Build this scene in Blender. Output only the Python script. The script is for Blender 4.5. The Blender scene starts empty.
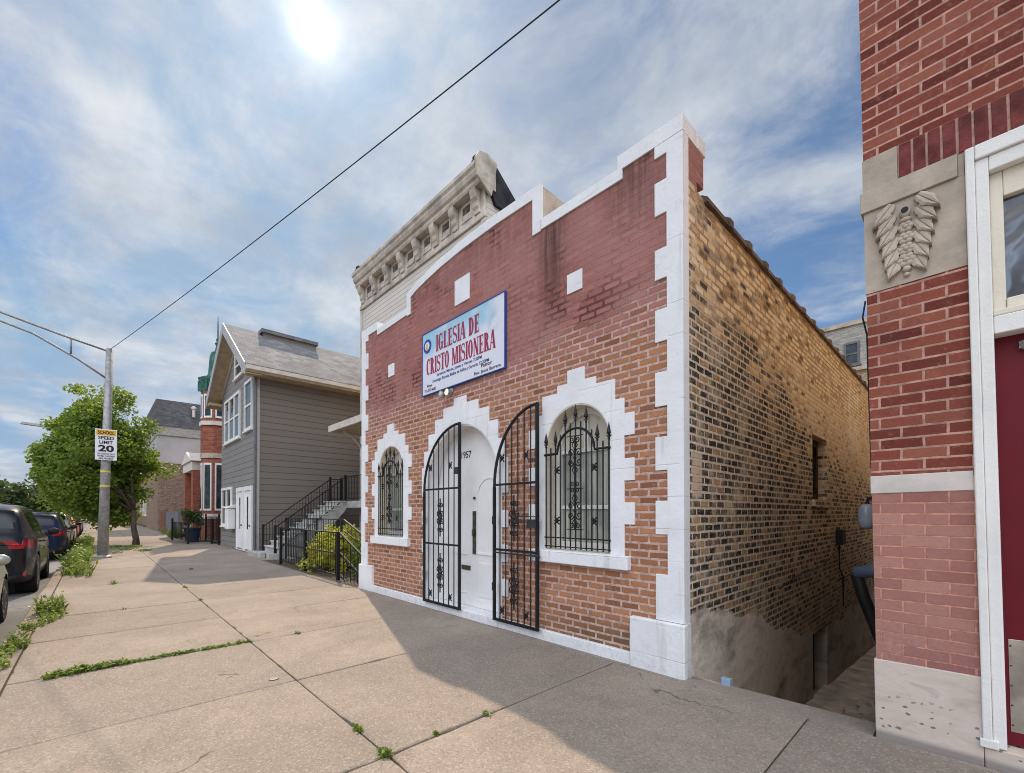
import bpy, bmesh, math, random
from mathutils import Vector, Matrix
from mathutils.geometry import tessellate_polygon
PI = math.pi
RND = random.Random(7)
S = bpy.context.scene
COL = S.collection
OFF = {}

# ------------------------------------------------------------------ nodes
class NT:
    """small helper to write node graphs"""
    def __init__(s, tree):
        s.t = tree; tree.nodes.clear()
    def n(s, typ, ins=None, **kw):
        nd = s.t.nodes.new(typ)
        for k, v in kw.items():
            setattr(nd, k, v)
        if ins:
            for k, v in ins.items():
                s.set(nd.inputs[k], v)
        return nd
    def set(s, sock, v):
        if isinstance(v, bpy.types.NodeSocket):
            s.t.links.new(v, sock)
        elif isinstance(v, bpy.types.Node):
            s.t.links.new(v.outputs[0], sock)
        else:
            if sock.type == 'RGBA' and hasattr(v, '__len__') and len(v) == 3:
                v = (*v, 1)
            sock.default_value = v
    def math(s, op, a, b=0.0, c=None, clamp=False):
        nd = s.n('ShaderNodeMath', operation=op, use_clamp=clamp)
        s.set(nd.inputs[0], a); s.set(nd.inputs[1], b)
        if c is not None: s.set(nd.inputs[2], c)
        return nd.outputs[0]
    def vmath(s, op, a, b=(0, 0, 0)):
        nd = s.n('ShaderNodeVectorMath', operation=op)
        s.set(nd.inputs[0], a); s.set(nd.inputs[1], b)
        return nd.outputs['Value'] if op == 'DOT_PRODUCT' else nd.outputs[0]
    def scale(s, a, f):
        nd = s.n('ShaderNodeVectorMath', operation='SCALE')
        s.set(nd.inputs[0], a); s.set(nd.inputs['Scale'], f)
        return nd.outputs[0]
    def mix(s, f, a, b, blend='MIX'):
        nd = s.n('ShaderNodeMix', data_type='RGBA', blend_type=blend)
        s.set(nd.inputs[0], f); s.set(nd.inputs[6], a); s.set(nd.inputs[7], b)
        return nd.outputs[2]
    def mixf(s, f, a, b):
        nd = s.n('ShaderNodeMix', data_type='FLOAT')
        s.set(nd.inputs[0], f); s.set(nd.inputs[2], a); s.set(nd.inputs[3], b)
        return nd.outputs[0]
    def noise(s, vec, scale, detail=4, rough=.55, dist=0):
        nd = s.n('ShaderNodeTexNoise', {'Vector': vec, 'Scale': scale, 'Detail': detail, 'Roughness': rough, 'Distortion': dist})
        return nd.outputs['Fac']
    def noisec(s, vec, scale, detail=3):
        nd = s.n('ShaderNodeTexNoise', {'Vector': vec, 'Scale': scale, 'Detail': detail})
        return nd.outputs['Color']
    def step(s, v, a, b, o0=0.0, o1=1.0):
        nd = s.n('ShaderNodeMapRange', interpolation_type='SMOOTHSTEP')
        s.set(nd.inputs['Value'], v)
        s.set(nd.inputs['From Min'], a); s.set(nd.inputs['From Max'], b)
        s.set(nd.inputs['To Min'], o0); s.set(nd.inputs['To Max'], o1)
        return nd.outputs['Result']
    def ramp(s, v, stops, mode='LINEAR'):
        nd = s.n('ShaderNodeValToRGB'); nd.color_ramp.interpolation = mode
        el = nd.color_ramp.elements
        while len(el) < len(stops): el.new(.5)
        for e, (p, c) in zip(el, stops):
            e.position = p; e.color = (*c, 1)
        s.set(nd.inputs[0], v)
        return nd.outputs[0]
    def pos(s):
        return s.n('ShaderNodeNewGeometry').outputs['Position']
    def xyz(s, v):
        nd = s.n('ShaderNodeSeparateXYZ', {0: v}); return nd.outputs
    def comb(s, x, y, z=0.0):
        return s.n('ShaderNodeCombineXYZ', {0: x, 1: y, 2: z}).outputs[0]
    def bump(s, h, strength=.3, dist=.01):
        return s.n('ShaderNodeBump', {'Height': h, 'Strength': strength, 'Distance': dist}).outputs[0]
    def bsdf(s, col, rough=.8, normal=None, metal=0.0, spec=.3, extra=None):
        b = s.n('ShaderNodeBsdfPrincipled', {'Base Color': col, 'Roughness': rough, 'Metallic': metal, 'Specular IOR Level': spec})
        if normal is not None: s.set(b.inputs['Normal'], normal)
        if extra:
            for k, v in extra.items(): s.set(b.inputs[k], v)
        return b.outputs[0]
    def out(s, sh):
        o = s.n('ShaderNodeOutputMaterial'); s.t.links.new(sh, o.inputs[0])

def newmat(name):
    m = bpy.data.materials.new(name); m.use_nodes = True
    return m, NT(m.node_tree)

def wallcoords(t):
    """2D coordinates on a vertical wall (metres) from the world position and face normal"""
    g = t.n('ShaderNodeNewGeometry')
    p = t.xyz(g.outputs['Position']); n = t.xyz(g.outputs['True Normal'])
    side = t.math('GREATER_THAN', t.math('ABSOLUTE', n[0]), .6)
    u = t.mixf(side, p[0], p[1])
    return g.outputs['Position'], t.comb(u, p[2], 0.0), p

def simple(name, col, rough=.7, metal=0.0, spec=.3, var=.12, scale=6.0, bump=.0, bscale=60.0, dirt=0.0, rc=None):
    m, t = newmat(name)
    p = t.pos()
    nz = t.noise(p, scale, 5, .6)
    dark = tuple(c * (1 - var * 2) for c in col); lite = tuple(min(1, c * (1 + var)) for c in col)
    c = t.mix(t.step(nz, .25, .75), dark, lite)
    if dirt:
        d = t.step(t.noise(p, scale * .37, 8, .7, .4), .45, .75)
        c = t.mix(t.math('MULTIPLY', d, dirt), c, tuple(x * .35 + .02 for x in col))
    nrm = t.bump(t.noise(p, bscale, 4), bump, .01) if bump else None
    t.out(t.bsdf(c, rough, nrm, metal, spec))
    return m

def brick(name, stops, mortar, bw=.215, bh=.078, ms=.006, warp=.006, edge=.35, bumpd=.006, mvar=.3,
          post=None, rough=.88, off=.5, smooth=.25, scale_noise=1.4):
    """weathered brickwork; post(t, colour, dict) can add paint, stains, soot"""
    m, t = newmat(name)
    P, uv, p = wallcoords(t)
    w = t.vmath('SUBTRACT', t.noisec(P, 9.0, 3), (.5, .5, .5))
    w2 = t.vmath('SUBTRACT', t.noisec(P, 55.0, 2), (.5, .5, .5))
    uvw = t.vmath('ADD', uv, t.scale(w, warp * 2))
    uvw = t.vmath('ADD', uvw, t.scale(w2, warp * .9))
    b = t.n('ShaderNodeTexBrick', {'Vector': uvw, 'Color1': (0, 0, 0), 'Color2': (1, 1, 1), 'Mortar': (0, 0, 0), 'Scale': 1.0,
            'Mortar Size': ms, 'Mortar Smooth': smooth, 'Bias': 0.0, 'Brick Width': bw, 'Row Height': bh}, offset=off)
    tint = b.outputs['Color']; mf = b.outputs['Fac']
    grain = t.noise(P, 38.0, 6, .65)
    big = t.noise(P, scale_noise, 5, .6)
    chip = t.step(t.math('ADD', grain, t.math('MULTIPLY', t.noise(P, 11.0, 4), .6)), .62 + .25, 1.05)
    mort = t.math('MAXIMUM', mf, t.math('MULTIPLY', chip, edge))
    tv = t.math('ADD', t.xyz(tint)[0], t.math('MULTIPLY', t.math('SUBTRACT', grain, .5), .35), clamp=True)
    env = dict(P=P, p=p, uv=uv, mf=mf, mort=mort, tint=t.xyz(tint)[0], tv=tv, grain=grain, big=big)
    if callable(stops):
        bc = stops(t, env)
    else:
        bc = t.ramp(tv, stops)
    mc = t.mix(t.step(t.noise(P, 17.0, 5), .3, .7), tuple(c * (1 - mvar) for c in mortar), tuple(min(1, c * (1 + mvar * .5)) for c in mortar))
    col = t.mix(mort, bc, mc)
    col = t.mix(t.step(big, .3, .8, 0.0, .28), col, (.05, .04, .035), 'MULTIPLY') if False else col
    rg = rough
    h = t.math('ADD', t.math('MULTIPLY', t.math('SUBTRACT', 1.0, mf), 1.0), t.math('MULTIPLY', grain, .35))
    if post:
        col, h = post(t, col, h, env)
    t.out(t.bsdf(col, rg, t.bump(h, 1.0, bumpd * 1.6), 0, .15))
    return m

# ------------------------------------------------------------------ meshes
class MB:
    def __init__(s): s.v = []; s.f = []; s.mi = []
    def add(s, vs, fs, mi=0):
        o = len(s.v); s.v += [tuple(v) for v in vs]
        s.f += [tuple(i + o for i in f) for f in fs]; s.mi += [mi] * len(fs); return s
    def merge(s, o, M=None):
        vs = o.v if M is None else [tuple(M @ Vector(v)) for v in o.v]
        k = len(s.v); s.v += vs; s.f += [tuple(i + k for i in f) for f in o.f]; s.mi += o.mi; return s
    def box(s, x0, x1, y0, y1, z0, z1, mi=0):
        return s.add([(x0,y0,z0),(x1,y0,z0),(x1,y1,z0),(x0,y1,z0),(x0,y0,z1),(x1,y0,z1),(x1,y1,z1),(x0,y1,z1)],
              [(0,3,2,1),(4,5,6,7),(0,1,5,4),(1,2,6,5),(2,3,7,6),(3,0,4,7)], mi)
    def hexa(s, b, t):
        """8-corner solid: 4 bottom, 4 top points"""
        return s.add(list(b) + list(t), [(0,3,2,1),(4,5,6,7),(0,1,5,4),(1,2,6,5),(2,3,7,6),(3,0,4,7)])
    def poly(s, pts): return s.add(pts, [tuple(range(len(pts)))])
    def prism(s, pts, axis, a, b):
        """pts: 2D loop; axis 'y': pts are (x,z) swept a..b in y; 'x': (y,z); 'z': (x,y)"""
        f = {'y': lambda p, c: (p[0], c, p[1]), 'x': lambda p, c: (c, p[0], p[1]), 'z': lambda p, c: (p[0], p[1], c)}[axis]
        n = len(pts)
        vs = [f(p, a) for p in pts] + [f(p, b) for p in pts]
        tri = tessellate_polygon([[Vector((p[0], p[1], 0)) for p in pts]])
        fs = [tuple(t) for t in tri] + [tuple(i + n for i in reversed(t)) for t in tri]
        fs += [(i, (i + 1) % n, (i + 1) % n + n, i + n) for i in range(n)]
        return s.add(vs, fs)
    def plate(s, loops, axis, a, b):
        """flat slab with holes"""
        f = {'y': lambda p, c: (p[0], c, p[1]), 'x': lambda p, c: (c, p[0], p[1]), 'z': lambda p, c: (p[0], p[1], c)}[axis]
        tri = tessellate_polygon([[Vector((p[0], p[1], 0)) for p in l] for l in loops])
        flat = [p for l in loops for p in l]; n = len(flat)
        vs = [f(p, a) for p in flat] + [f(p, b) for p in flat]
        fs = [tuple(t) for t in tri] + [tuple(i + n for i in reversed(t)) for t in tri]
        o = 0
        for l in loops:
            m = len(l)
            fs += [(o + i, o + (i + 1) % m, o + (i + 1) % m + n, o + i + n) for i in range(m)]
            o += m
        return s.add(vs, fs)
    def tube(s, pts, r, n=6, caps=True):
        pts = [Vector(p) for p in pts]; m = len(pts)
        rs = r if hasattr(r, '__len__') else [r] * m
        up = None; rings = []
        for i, p in enumerate(pts):
            d = (pts[min(i + 1, m - 1)] - pts[max(i - 1, 0)])
            if d.length < 1e-9: d = Vector((0, 0, 1))
            d.normalize()
            if up is None:
                up = d.orthogonal().normalized()
            else:
                up = (up - d * up.dot(d))
                up = up.normalized() if up.length > 1e-6 else d.orthogonal().normalized()
            w = d.cross(up)
            rings.append([p + (up * math.cos(2 * PI * k / n) + w * math.sin(2 * PI * k / n)) * rs[i] for k in range(n)])
        vs = [q for rg in rings for q in rg]
        fs = [(i * n + k, i * n + (k + 1) % n, (i + 1) * n + (k + 1) % n, (i + 1) * n + k) for i in range(m - 1) for k in range(n)]
        if caps:
            fs += [tuple(reversed(range(n))), tuple(range((m - 1) * n, m * n))]
        return s.add(vs, fs)
    def bar(s, a, b, w, d=None, up=(0, 0, 1)):
        """rectangular bar from a to b"""
        d = d or w
        a = Vector(a); b = Vector(b); ax = (b - a).normalized(); up = Vector(up)
        if abs(ax.dot(up)) > .99: up = Vector((0, 1, 0))
        sx = ax.cross(up).normalized(); sy = sx.cross(ax)
        q = [sx * w / 2 * i + sy * d / 2 * j for i, j in ((-1, -1), (1, -1), (1, 1), (-1, 1))]
        return s.hexa([a + k for k in q], [b + k for k in q])
    def lathe(s, prof, c, n=12, axis='z'):
        rings = []
        for r, z in prof:
            for k in range(n):
                a = 2 * PI * k / n; q = (r * math.cos(a), r * math.sin(a), z)
                if axis == 'y': q = (q[0], q[2], q[1])
                if axis == 'x': q = (q[2], q[0], q[1])
                rings.append((c[0] + q[0], c[1] + q[1], c[2] + q[2]))
        m = len(prof)
        fs = [(i * n + k, i * n + (k + 1) % n, (i + 1) * n + (k + 1) % n, (i + 1) * n + k) for i in range(m - 1) for k in range(n)]
        fs += [tuple(reversed(range(n))), tuple(range((m - 1) * n, m * n))]
        return s.add(rings, fs)
    def ball(s, c, r, n=8, sc=(1, 1, 1)):
        m = n // 2 + 1
        vs = [(c[0] + sc[0] * r * math.sin(PI * i / m) * math.cos(2 * PI * k / n), c[1] + sc[1] * r * math.sin(PI * i / m) * math.sin(2 * PI * k / n), c[2] + sc[2] * r * math.cos(PI * i / m)) for i in range(1, m) for k in range(n)]
        vs += [(c[0], c[1], c[2] + r * sc[2]), (c[0], c[1], c[2] - r * sc[2])]
        fs = [(i * n + k, (i + 1) * n + k, (i + 1) * n + (k + 1) % n, i * n + (k + 1) % n) for i in range(m - 2) for k in range(n)]
        t = (m - 1) * n
        fs += [(t, k, (k + 1) % n) for k in range(n)] + [(t + 1, (m - 2) * n + (k + 1) % n, (m - 2) * n + k) for k in range(n)]
        return s.add(vs, fs)
    def build(s, name, mat, parent=None, smooth=False, bevel=0, fix=True):
        o0 = OFF.get(parent.name, Vector((0, 0, 0))) if parent else Vector((0, 0, 0))
        me = bpy.data.meshes.new(name)
        me.from_pydata([(v[0] - o0[0], v[1] - o0[1], v[2] - o0[2]) for v in s.v], [], s.f)
        mats = mat if isinstance(mat, (list, tuple)) else [mat]
        for m in mats: me.materials.append(m)
        if len(mats) > 1:
            for p, i in zip(me.polygons, s.mi): p.material_index = i
        if fix:
            bm = bmesh.new(); bm.from_mesh(me)
            bmesh.ops.recalc_face_normals(bm, faces=bm.faces); bm.to_mesh(me); bm.free()
        if smooth:
            for p in me.polygons: p.use_smooth = True
        o = bpy.data.objects.new(name, me); COL.objects.link(o)
        if parent: o.parent = parent
        OFF[o.name] = o0
        if bevel:
            b = o.modifiers.new('Bevel', 'BEVEL'); b.width = bevel; b.segments = 2; b.limit_method = 'ANGLE'; b.angle_limit = math.radians(40)
        return o

def thing(name, label, cat, loc=(0, 0, 0), group=None, local=False):
    o = bpy.data.objects.new(name, None); COL.objects.link(o); o.location = loc; o.empty_display_size = .2
    o['label'] = label; o['category'] = cat
    if group: o['group'] = group
    OFF[o.name] = Vector((0, 0, 0)) if local else Vector(loc)
    return o
def tag(o, label, cat, group=None, kind=None):
    o['label'] = label; o['category'] = cat
    if group: o['group'] = group
    if kind: o['kind'] = kind
    return o
def struct(o, kind='structure'):
    o['kind'] = kind; return o
def kids(o): return [c for c in COL.objects if c.parent == o]
def copy_tree(o, loc, label, group=None):
    c = o.copy(); COL.objects.link(c); c.location = loc; c['label'] = label
    if group: c['group'] = group
    for k in kids(o):
        d = k.copy(); COL.objects.link(d); d.parent = c
        for g in kids(k):
            e = g.copy(); COL.objects.link(e); e.parent = d
    return c
def base_at(o, loc):
    """move a single-mesh thing's origin to its base"""
    v = Vector(loc)
    o.data.transform(Matrix.Translation(-v)); o.location = v
    return o

def arch(xc, h, z0, zs, n=20, rz=None):
    """arched loop, counter-clockwise from bottom left"""
    rz = rz or h
    return [(xc - h, z0), (xc + h, z0)] + [(xc + h * math.cos(PI * i / n), zs + rz * math.sin(PI * i / n)) for i in range(n + 1)]

# ------------------------------------------------------------------ camera
H = 1.55
ANG = math.radians(43.5)
FWD = Vector((-math.cos(ANG), math.sin(ANG), 0)); RGT = Vector((math.sin(ANG), math.cos(ANG), 0))
cam = bpy.data.cameras.new('camera'); cam.sensor_width = 36; cam.lens = 439 / 1024 * 36
cam.shift_y = (126.5 - 439 * math.tan(math.radians(.6))) / 1024; cam.clip_end = 5000; cam.clip_start = .05
co = bpy.data.objects.new('camera', cam); COL.objects.link(co)
co.location = (0, 0, H); co.rotation_euler = (math.radians(90.6), 0, math.atan2(FWD.y, FWD.x) - PI / 2)
S.camera = co
S.view_settings.view_transform = 'Standard'; S.view_settings.look = 'None'; S.view_settings.exposure = 0
S.cycles.max_bounces = 6; S.cycles.transparent_max_bounces = 8
S.cycles.use_denoising = True; S.cycles.filter_width = 1.0

# ------------------------------------------------------------------ sun and sky
SUN = (FWD + RGT * -.46 + Vector((0, 0, 1.118))).normalized()
sl = bpy.data.lights.new('sun', 'SUN'); sl.energy = 4.7; sl.angle = math.radians(.55); sl.color = (1, .83, .63)
so = bpy.data.objects.new('sun', sl); COL.objects.link(so)
so.rotation_euler = (-SUN).to_track_quat('-Z', 'Y').to_euler(); so.location = (0, 0, 30)

W = bpy.data.worlds.new('World'); S.world = W; W.use_nodes = True
t = NT(W.node_tree)
d = t.n('ShaderNodeTexCoord').outputs['Generated']
d = t.n('ShaderNodeVectorMath', {0: d}, operation='NORMALIZE').outputs[0]
dz = t.xyz(d)[2]; dx = t.xyz(d)[0]; dy = t.xyz(d)[1]
sky = t.n('ShaderNodeTexSky', sky_type='NISHITA', sun_disc=False)
sky.sun_elevation = math.asin(SUN.z); sky.sun_rotation = math.atan2(SUN.x, SUN.y)
sky.air_density = 1.0; sky.dust_density = .6; sky.ozone_density = 1.6
den = t.math('ADD', t.math('MAXIMUM', dz, 0.0), .16)
cp = t.comb(t.math('DIVIDE', dx, den), t.math('DIVIDE', dy, den), 0.0)
mp = t.n('ShaderNodeMapping', {'Vector': cp, 'Rotation': (0, 0, math.radians(-18)), 'Scale': (.55, 1.25, 1), 'Location': (1.7, .4, 0)}).outputs[0]
n1 = t.noise(mp, 1.15, 9, .58, .55)
n2 = t.noise(cp, 3.3, 9, .66, .5)
n3 = t.noise(cp, .55, 3, .5)
cov = t.math('ADD', t.math('MULTIPLY', n1, .62), t.math('MULTIPLY', n2, .38))
cov = t.math('ADD', cov, t.math('MULTIPLY', t.math('SUBTRACT', n3, .5), .45))
sd = t.vmath('DOT_PRODUCT', d, tuple(SUN))
sdp = t.math('MAXIMUM', sd, 0.0)
hz = t.step(sd, .55, 1.0, 0.0, .10)                       # thin veil round the sun
cov = t.math('ADD', cov, hz)
rc_ = (FWD + RGT * .66 + Vector((0, 0, .72))).normalized()
rcl = t.math('POWER', t.math('MAXIMUM', t.vmath('DOT_PRODUCT', d, tuple(rc_)), 0.0), 14.0)
cov = t.math('ADD', cov, t.math('MULTIPLY', rcl, .075))
low = t.step(dz, .42, .05, 0.0, .08)
cov = t.math('ADD', cov, low)
mask = t.step(cov, .462, .69, .03, .94)
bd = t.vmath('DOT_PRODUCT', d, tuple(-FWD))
back = t.math('MULTIPLY', t.step(bd, -.12, .42), t.step(dz, .02, .55, .12, 1.0))                               # added bright sky behind the camera, out of view, filling the shade
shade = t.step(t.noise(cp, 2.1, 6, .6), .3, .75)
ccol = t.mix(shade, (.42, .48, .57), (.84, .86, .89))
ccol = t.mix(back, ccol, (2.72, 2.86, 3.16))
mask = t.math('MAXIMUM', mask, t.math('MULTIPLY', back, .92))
skc = t.vmath('MULTIPLY', t.vmath('MINIMUM', sky.outputs[0], (4.4, 5.4, 6.8)), (.70, .90, 1.04))
bg1 = t.n('ShaderNodeBackground', {'Color': skc, 'Strength': .098})
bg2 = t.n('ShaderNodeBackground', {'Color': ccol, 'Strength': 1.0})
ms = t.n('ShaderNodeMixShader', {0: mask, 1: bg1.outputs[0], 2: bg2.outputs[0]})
g1 = t.math('MULTIPLY', t.math('POWER', sdp, 9000.0), 3.0)
g2 = t.math('MULTIPLY', t.math('POWER', sdp, 1500.0), .50)
g3 = t.math('MULTIPLY', t.math('ADD', t.math('POWER', sdp, 170.0), t.math('MULTIPLY', t.math('POWER', sdp, 22.0), .35)), .15)
gs = t.math('ADD', g1, t.math('ADD', g2, g3))
bg3 = t.n('ShaderNodeBackground', {'Color': (1, .97, .92, 1), 'Strength': gs})
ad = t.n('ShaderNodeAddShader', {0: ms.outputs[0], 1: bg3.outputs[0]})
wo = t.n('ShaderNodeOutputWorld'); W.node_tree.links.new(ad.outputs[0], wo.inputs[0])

# ------------------------------------------------------------------ materials
M = {}
# sidewalk concrete: exposed aggregate, stains, cracks
def conc(name, base, speck=1.0, crack=True):
    m, t = newmat(name)
    p = t.pos(); q = t.xyz(p)
    big = t.noise(p, .9, 6, .6, .3); mid = t.noise(p, 5, 6, .65); fine = t.noise(p, 120, 3, .6)
    isl = t.n('ShaderNodeNewGeometry').outputs['Random Per Island']
    c = t.mix(t.step(big, .3, .7), tuple(x * .80 for x in base), tuple(x * 1.10 for x in base))
    c = t.mix(t.step(mid, .35, .75, 0, .35), c, tuple(x * .62 for x in base))
    c = t.mix(t.math('MULTIPLY', isl, .42), c, (base[0] * .62, base[1] * .62, base[2] * .66))
    c = t.mix(t.step(t.noise(p, 1.7, 8, .7, .6), .52, .72, 0, .38), c, (base[0] * .55, base[1] * .52, base[2] * .50))
    c = t.mix(t.step(t.noise(p, 2.6, 7, .7, .3), .56, .74, 0, .30), c, (base[0] * 1.35, base[1] * 1.3, base[2] * 1.25))
    v = t.n('ShaderNodeTexVoronoi', {'Vector': p, 'Scale': 85.0}, feature='F1')
    peb = t.xyz(v.outputs['Color'])[0]
    c = t.mix(t.math('MULTIPLY', t.step(peb, .75, .95), .34 * speck), c, (.52, .45, .38))
    c = t.mix(t.math('MULTIPLY', t.step(peb, .18, .05), .38 * speck), c, (.13, .10, .08))
    c = t.mix(t.step(fine, .35, .7, .25 * speck, 0), c, (.15, .12, .10))
    st = t.step(t.noise(p, 2.2, 3, .5), .72, .80)         # gum and oil spots
    vs = t.n('ShaderNodeTexVoronoi', {'Vector': t.vmath('ADD', p, t.scale(t.noisec(p, 9, 2), .09)), 'Scale': 3.4}, feature='F1')
    spot = t.math('MULTIPLY', t.step(vs.outputs['Distance'], .075, .035), t.step(t.xyz(vs.outputs['Color'])[1], .52, .56))
    c = t.mix(t.math('MULTIPLY', spot, .75), c, (.10, .085, .075))
    c = t.mix(t.math('MULTIPLY', st, .2), c, (.12, .10, .085))
    h = t.math('ADD', t.math('MULTIPLY', fine, .5), t.math('MULTIPLY', peb, .5))
    if crack:
        wv = t.vmath('ADD', p, t.scale(t.noisec(p, 1.6, 5), .9))
        ve = t.n('ShaderNodeTexVoronoi', {'Vector': wv, 'Scale': .42}, feature='DISTANCE_TO_EDGE')
        cr = t.math('MULTIPLY', t.step(ve.outputs['Distance'], .006, .0015), t.step(t.noise(p, .7, 3), .57, .62))
        c = t.mix(t.math('MULTIPLY', cr, .65), c, (.07, .055, .045))
        h = t.math('SUBTRACT', h, t.math('MULTIPLY', cr, 2.0))
    t.out(t.bsdf(c, .92, t.bump(h, .45, .006), 0, .2))
    return m
M['walk'] = conc('sidewalk concrete', (.315, .262, .210), 1.0)
M['kerb'] = conc('kerb concrete', (.30, .25, .205), .7)
M['floor'] = simple('alley concrete', (.60, .50, .40), .9, var=.25, scale=2.5, bump=.4, dirt=.6)
M['soil'] = simple('joint soil', (.10, .08, .055), .95, var=.3, scale=20)
def road():
    m, t = newmat('road asphalt'); p = t.pos()
    c = t.mix(t.step(t.noise(p, .6, 6), .3, .7), (.14, .135, .13), (.24, .225, .21))
    c = t.mix(t.step(t.noise(p, 90, 3), .4, .7, .4, 0), c, (.08, .08, .08))
    ve = t.n('ShaderNodeTexVoronoi', {'Vector': t.vmath('ADD', p, t.scale(t.noisec(p, 2.5, 5), .5)), 'Scale': .8}, feature='DISTANCE_TO_EDGE')
    cr = t.step(ve.outputs['Distance'], .012, .004)
    c = t.mix(t.math('MULTIPLY', cr, .7), c, (.04, .04, .04))
    t.out(t.bsdf(c, .9, t.bump(t.noise(p, 70, 4), .5, .01)))
    return m
M['road'] = road()
M['ground'] = simple('ground', (.16, .14, .10), .95, var=.3, scale=.3)

# painted church brick
def church_stops(t, e):
    return t.ramp(e['tv'], [(0, (.235, .10, .055)), (.2, (.33, .140, .072)), (.6, (.41, .180, .090)), (.9, (.46, .215, .112)), (1, (.18, .085, .055))])
def church_post(t, col, h, e):
    z = e['p'][2]; x = e['p'][0]; P = e['P']
    wob = t.math('MULTIPLY', t.math('SUBTRACT', t.noise(P, 1.6, 4, .6), .5), .8)
    rowz = t.math('MULTIPLY', t.math('FLOOR', t.math('DIVIDE', z, .078)), .078)
    bound = t.math('ADD', t.math('ADD', rowz, wob), t.math('MULTIPLY', t.math('SUBTRACT', e['tint'], .5), .62))
    # paint line steps up toward the right end of the wall
    bl = t.mixf(t.step(x, -2.9, -2.2), 3.22, 3.52)
    paint = t.step(t.math('SUBTRACT', bound, bl), -.20, .26)
    worn = t.step(t.math('ADD', t.noise(P, 3.2, 6, .7), t.math('MULTIPLY', e['grain'], .3)), .74, .86)
    pb = t.mix(e['tv'], (.285, .105, .085), (.41, .170, .138))
    jv = t.step(t.math('SUBTRACT', t.noise(P, 2.4, 5, .65), t.step(z, 3.4, 5.0, 0, .10)), .40, .55)
    pm = t.mix(jv, t.mix(e['grain'], (.25, .105, .09), (.38, .185, .165)), (.075, .027, .027))
    pc = t.mix(e['mf'], pb, pm)
    fl = t.step(t.noise(P, 26.0, 6, .75), .50, .72)
    pc = t.mix(t.math('MULTIPLY', fl, .36), pc, (.50, .30, .26))
    fd = t.step(t.noise(P, 15.0, 6, .75, .5), .56, .72)
    pc = t.mix(t.math('MULTIPLY', fd, .36), pc, (.15, .058, .055))
    run = t.step(t.noise(t.comb(t.math('MULTIPLY', x, 11.0), 1.0, t.math('MULTIPLY', z, .8)), 1.5, 5, .6), .52, .72)
    pc = t.mix(t.math('MULTIPLY', run, t.step(z, 4.2, 5.2, .1, .45)), pc, (.44, .27, .26))
    pc = t.mix(t.step(t.noise(P, .8, 4), .35, .7, 0, .55), pc, (.39, .175, .15))
    pc = t.mix(t.math('MULTIPLY', worn, .45), pc, (.34, .21, .14))
    pc = t.mix(t.step(t.noise(P, 1.1, 5, .65), .42, .66, 0, .45), pc, (.40, .215, .20))
    c = t.mix(paint, col, pc)
    # soot streaks under the copings, running straight down
    sv = t.noise(t.comb(t.math('MULTIPLY', x, 7.0), 0.0, t.math('MULTIPLY', z, .5)), 1.6, 6, .65)
    g = t.math('MULTIPLY', t.step(t.math('ABSOLUTE', t.math('ADD', x, 3.56)), .34, .05), t.step(z, 3.5, 5.0))
    g2 = t.math('MULTIPLY', t.step(t.math('ABSOLUTE', t.math('ADD', x, 2.42)), .5, .1), t.step(z, 4.3, 5.15))
    g3 = t.step(z, 4.9, 5.35, 0, .30)
    gs = t.math('MAXIMUM', t.math('MULTIPLY', g2, .75), t.math('MAXIMUM', g, g3))
    k = t.math('MULTIPLY', gs, t.step(sv, .30, .62))
    c = t.mix(t.math('MULTIPLY', k, .85), c, (.055, .032, .03))
    # dark damp bricks above the right window and by the foot
    dk = t.math('MULTIPLY', t.step(t.noise(P, 1.9, 5, .7), .60, .72), t.step(e['tint'], .35, .6))
    c = t.mix(t.math('MULTIPLY', dk, .48), c, (.08, .042, .032))
    ft = t.math('MULTIPLY', t.step(z, .48, .16, 0, .8), t.math('MULTIPLY', t.step(x, -3.9, -3.0, .25, 1), t.step(e['tint'], .1, .5, .35, 1)))
    c = t.mix(t.math('MULTIPLY', ft, t.math('SUBTRACT', 1.0, t.math('MULTIPLY', e['mf'], .75))), c, t.mix(e['grain'], (.05, .035, .028), (.13, .115, .06)))
    gr2 = t.step(t.noise(P, 30.0, 7, .75), .50, .75)
    c = t.mix(t.math('MULTIPLY', gr2, .22), c, (.12, .075, .06))
    return c, h
M['church'] = brick('painted church brick', church_stops, (.54, .37, .31), ms=.0145, warp=.0055, edge=.36, post=church_post, smooth=.15)

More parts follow.
